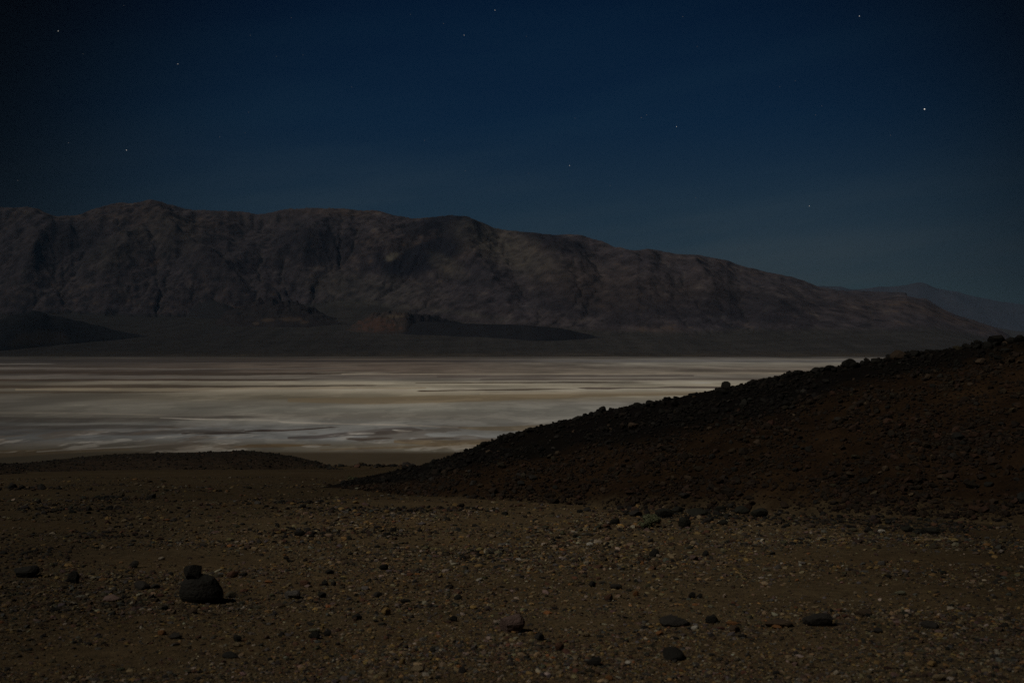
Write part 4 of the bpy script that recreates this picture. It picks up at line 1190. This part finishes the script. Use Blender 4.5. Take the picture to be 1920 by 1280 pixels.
shrub(1194, 1220, 977, 994, 'smaller olive desert shrub in front of the larger green one', 4, 6, 1100)
shrub(652, 672, 893, 903, 'small dry shrub at the left tip of the rocky hill', 5, 5, 500)

# ------------------------------------------------------------------ stars
STARS = [(107, 57, 1.0), (332, 119, .8), (236, 281, 1.0), (154, 100, .3), (127, 267, .4), (32, 338, .4), (411, 256, .35), (468, 65, .3), (545, 32, .3),
         (459, 249, .25), (465, 210, .25), (230, 9, .25), (870, 65, .7), (928, 18, .8), (831, 43, .35), (987, 67, .3), (659, 162, .35), (796, 263, .3),
         (872, 320, .4), (1068, 310, .8), (1078, 221, .35), (1203, 220, .5), (1213, 215, .55), (1269, 237, 1.0), (991, 325, .3), (1144, 348, .35), (769, 26, .25),
         (1281, 30, .4), (1308, 86, .25), (1613, 29, 1.3), (1735, 204, 2.4), (1542, 198, .5), (1530, 215, .4), (1463, 162, .35), (1492, 151, .3), (1518, 386, .9),
         (1305, 370, .35), (1671, 253, .35), (517, 105, .25), (567, 102, .25)]
star_m = {}
def star_mat(b):
    k = round(b, 2)
    if k not in star_m:
        m = bpy.data.materials.new('starlight'); m.use_nodes = True
        t = m.node_tree; t.nodes.clear()
        em = t.nodes.new('ShaderNodeEmission'); ou = t.nodes.new('ShaderNodeOutputMaterial')
        em.inputs[0].default_value = (1, .95, .86, 1); em.inputs[1].default_value = (.45 if b >= .7 else .24) * b
        t.links.new(em.outputs[0], ou.inputs[0]); m.cycles.emission_sampling = 'NONE'
        star_m[k] = m
    return star_m[k]
import bmesh
bm = bmesh.new(); bmesh.ops.create_icosphere(bm, subdivisions=1, radius=1); sme = bpy.data.meshes.new('star'); bm.to_mesh(sme); bm.free()
sme.materials.append(None)
SL = {(1735, 204): 'brightest white star, high over the right side of the valley', (1613, 29): 'bright yellowish star near the top right of the sky',
      (107, 57): 'bright star near the top left corner of the sky', (332, 119): 'star right of and below the one in the top left corner',
      (236, 281): 'bright star above the left mountain summit', (870, 65): 'star near the top centre, the left of a close pair', (928, 18): 'star at the very top centre of the sky',
      (1068, 310): 'star low over the middle of the mountain range', (1269, 237): 'orange tinted star right of a small close pair', (1518, 386): 'lowest bright star, over the right shoulder of the range'}
DS = 62000.0
for px, py, b in STARS:
    v = Vector((float(U(px)), 1.0, float(V(py)))).normalized() * DS
    o = bpy.data.objects.new('star', sme); C.objects.link(o)
    o.location = v
    o.scale = (34, 34, 34) if b > 2 else ((23, 23, 23) if b >= .7 else (18, 18, 18))
    o.material_slots[0].link = 'OBJECT'; o.material_slots[0].material = star_mat(b)
    thing(o, SL.get((px, py), 'faint star in the blue night sky'), 'star', None if (px, py) in SL else 'faint stars')

# ------------------------------------------------------------------ valley air
HAZE = True
if HAZE:
    import bmesh
    bm = bmesh.new(); bmesh.ops.create_cube(bm, size=1.0)
    hm = bpy.data.meshes.new('haze'); bm.to_mesh(hm); bm.free()
    ho = bpy.data.objects.new('haze', hm); C.objects.link(ho)
    zb, zt = float(min(MZ.min(), -75)) - 30, float(max(MZ.max(), 2600)) + 150
    zb = min(zb, -900)
    ho.scale = (110000, 58000, zt - zb); ho.location = (0, 28500, .5 * (zt + zb))
    m = bpy.data.materials.new('valley_air'); m.use_nodes = True
    t = m.node_tree; t.nodes.clear()
    pv = t.nodes.new('ShaderNodeVolumePrincipled'); ou = t.nodes.new('ShaderNodeOutputMaterial')
    pv.inputs['Color'].default_value = (.30, .56, 1.0, 1)
    pv.inputs['Density'].default_value = 6.3e-6
    t.links.new(pv.outputs[0], ou.inputs['Volume'])
    hm.materials.append(m)
    ho['kind'] = 'stuff'
print('done', round(time.time() - T0, 1))
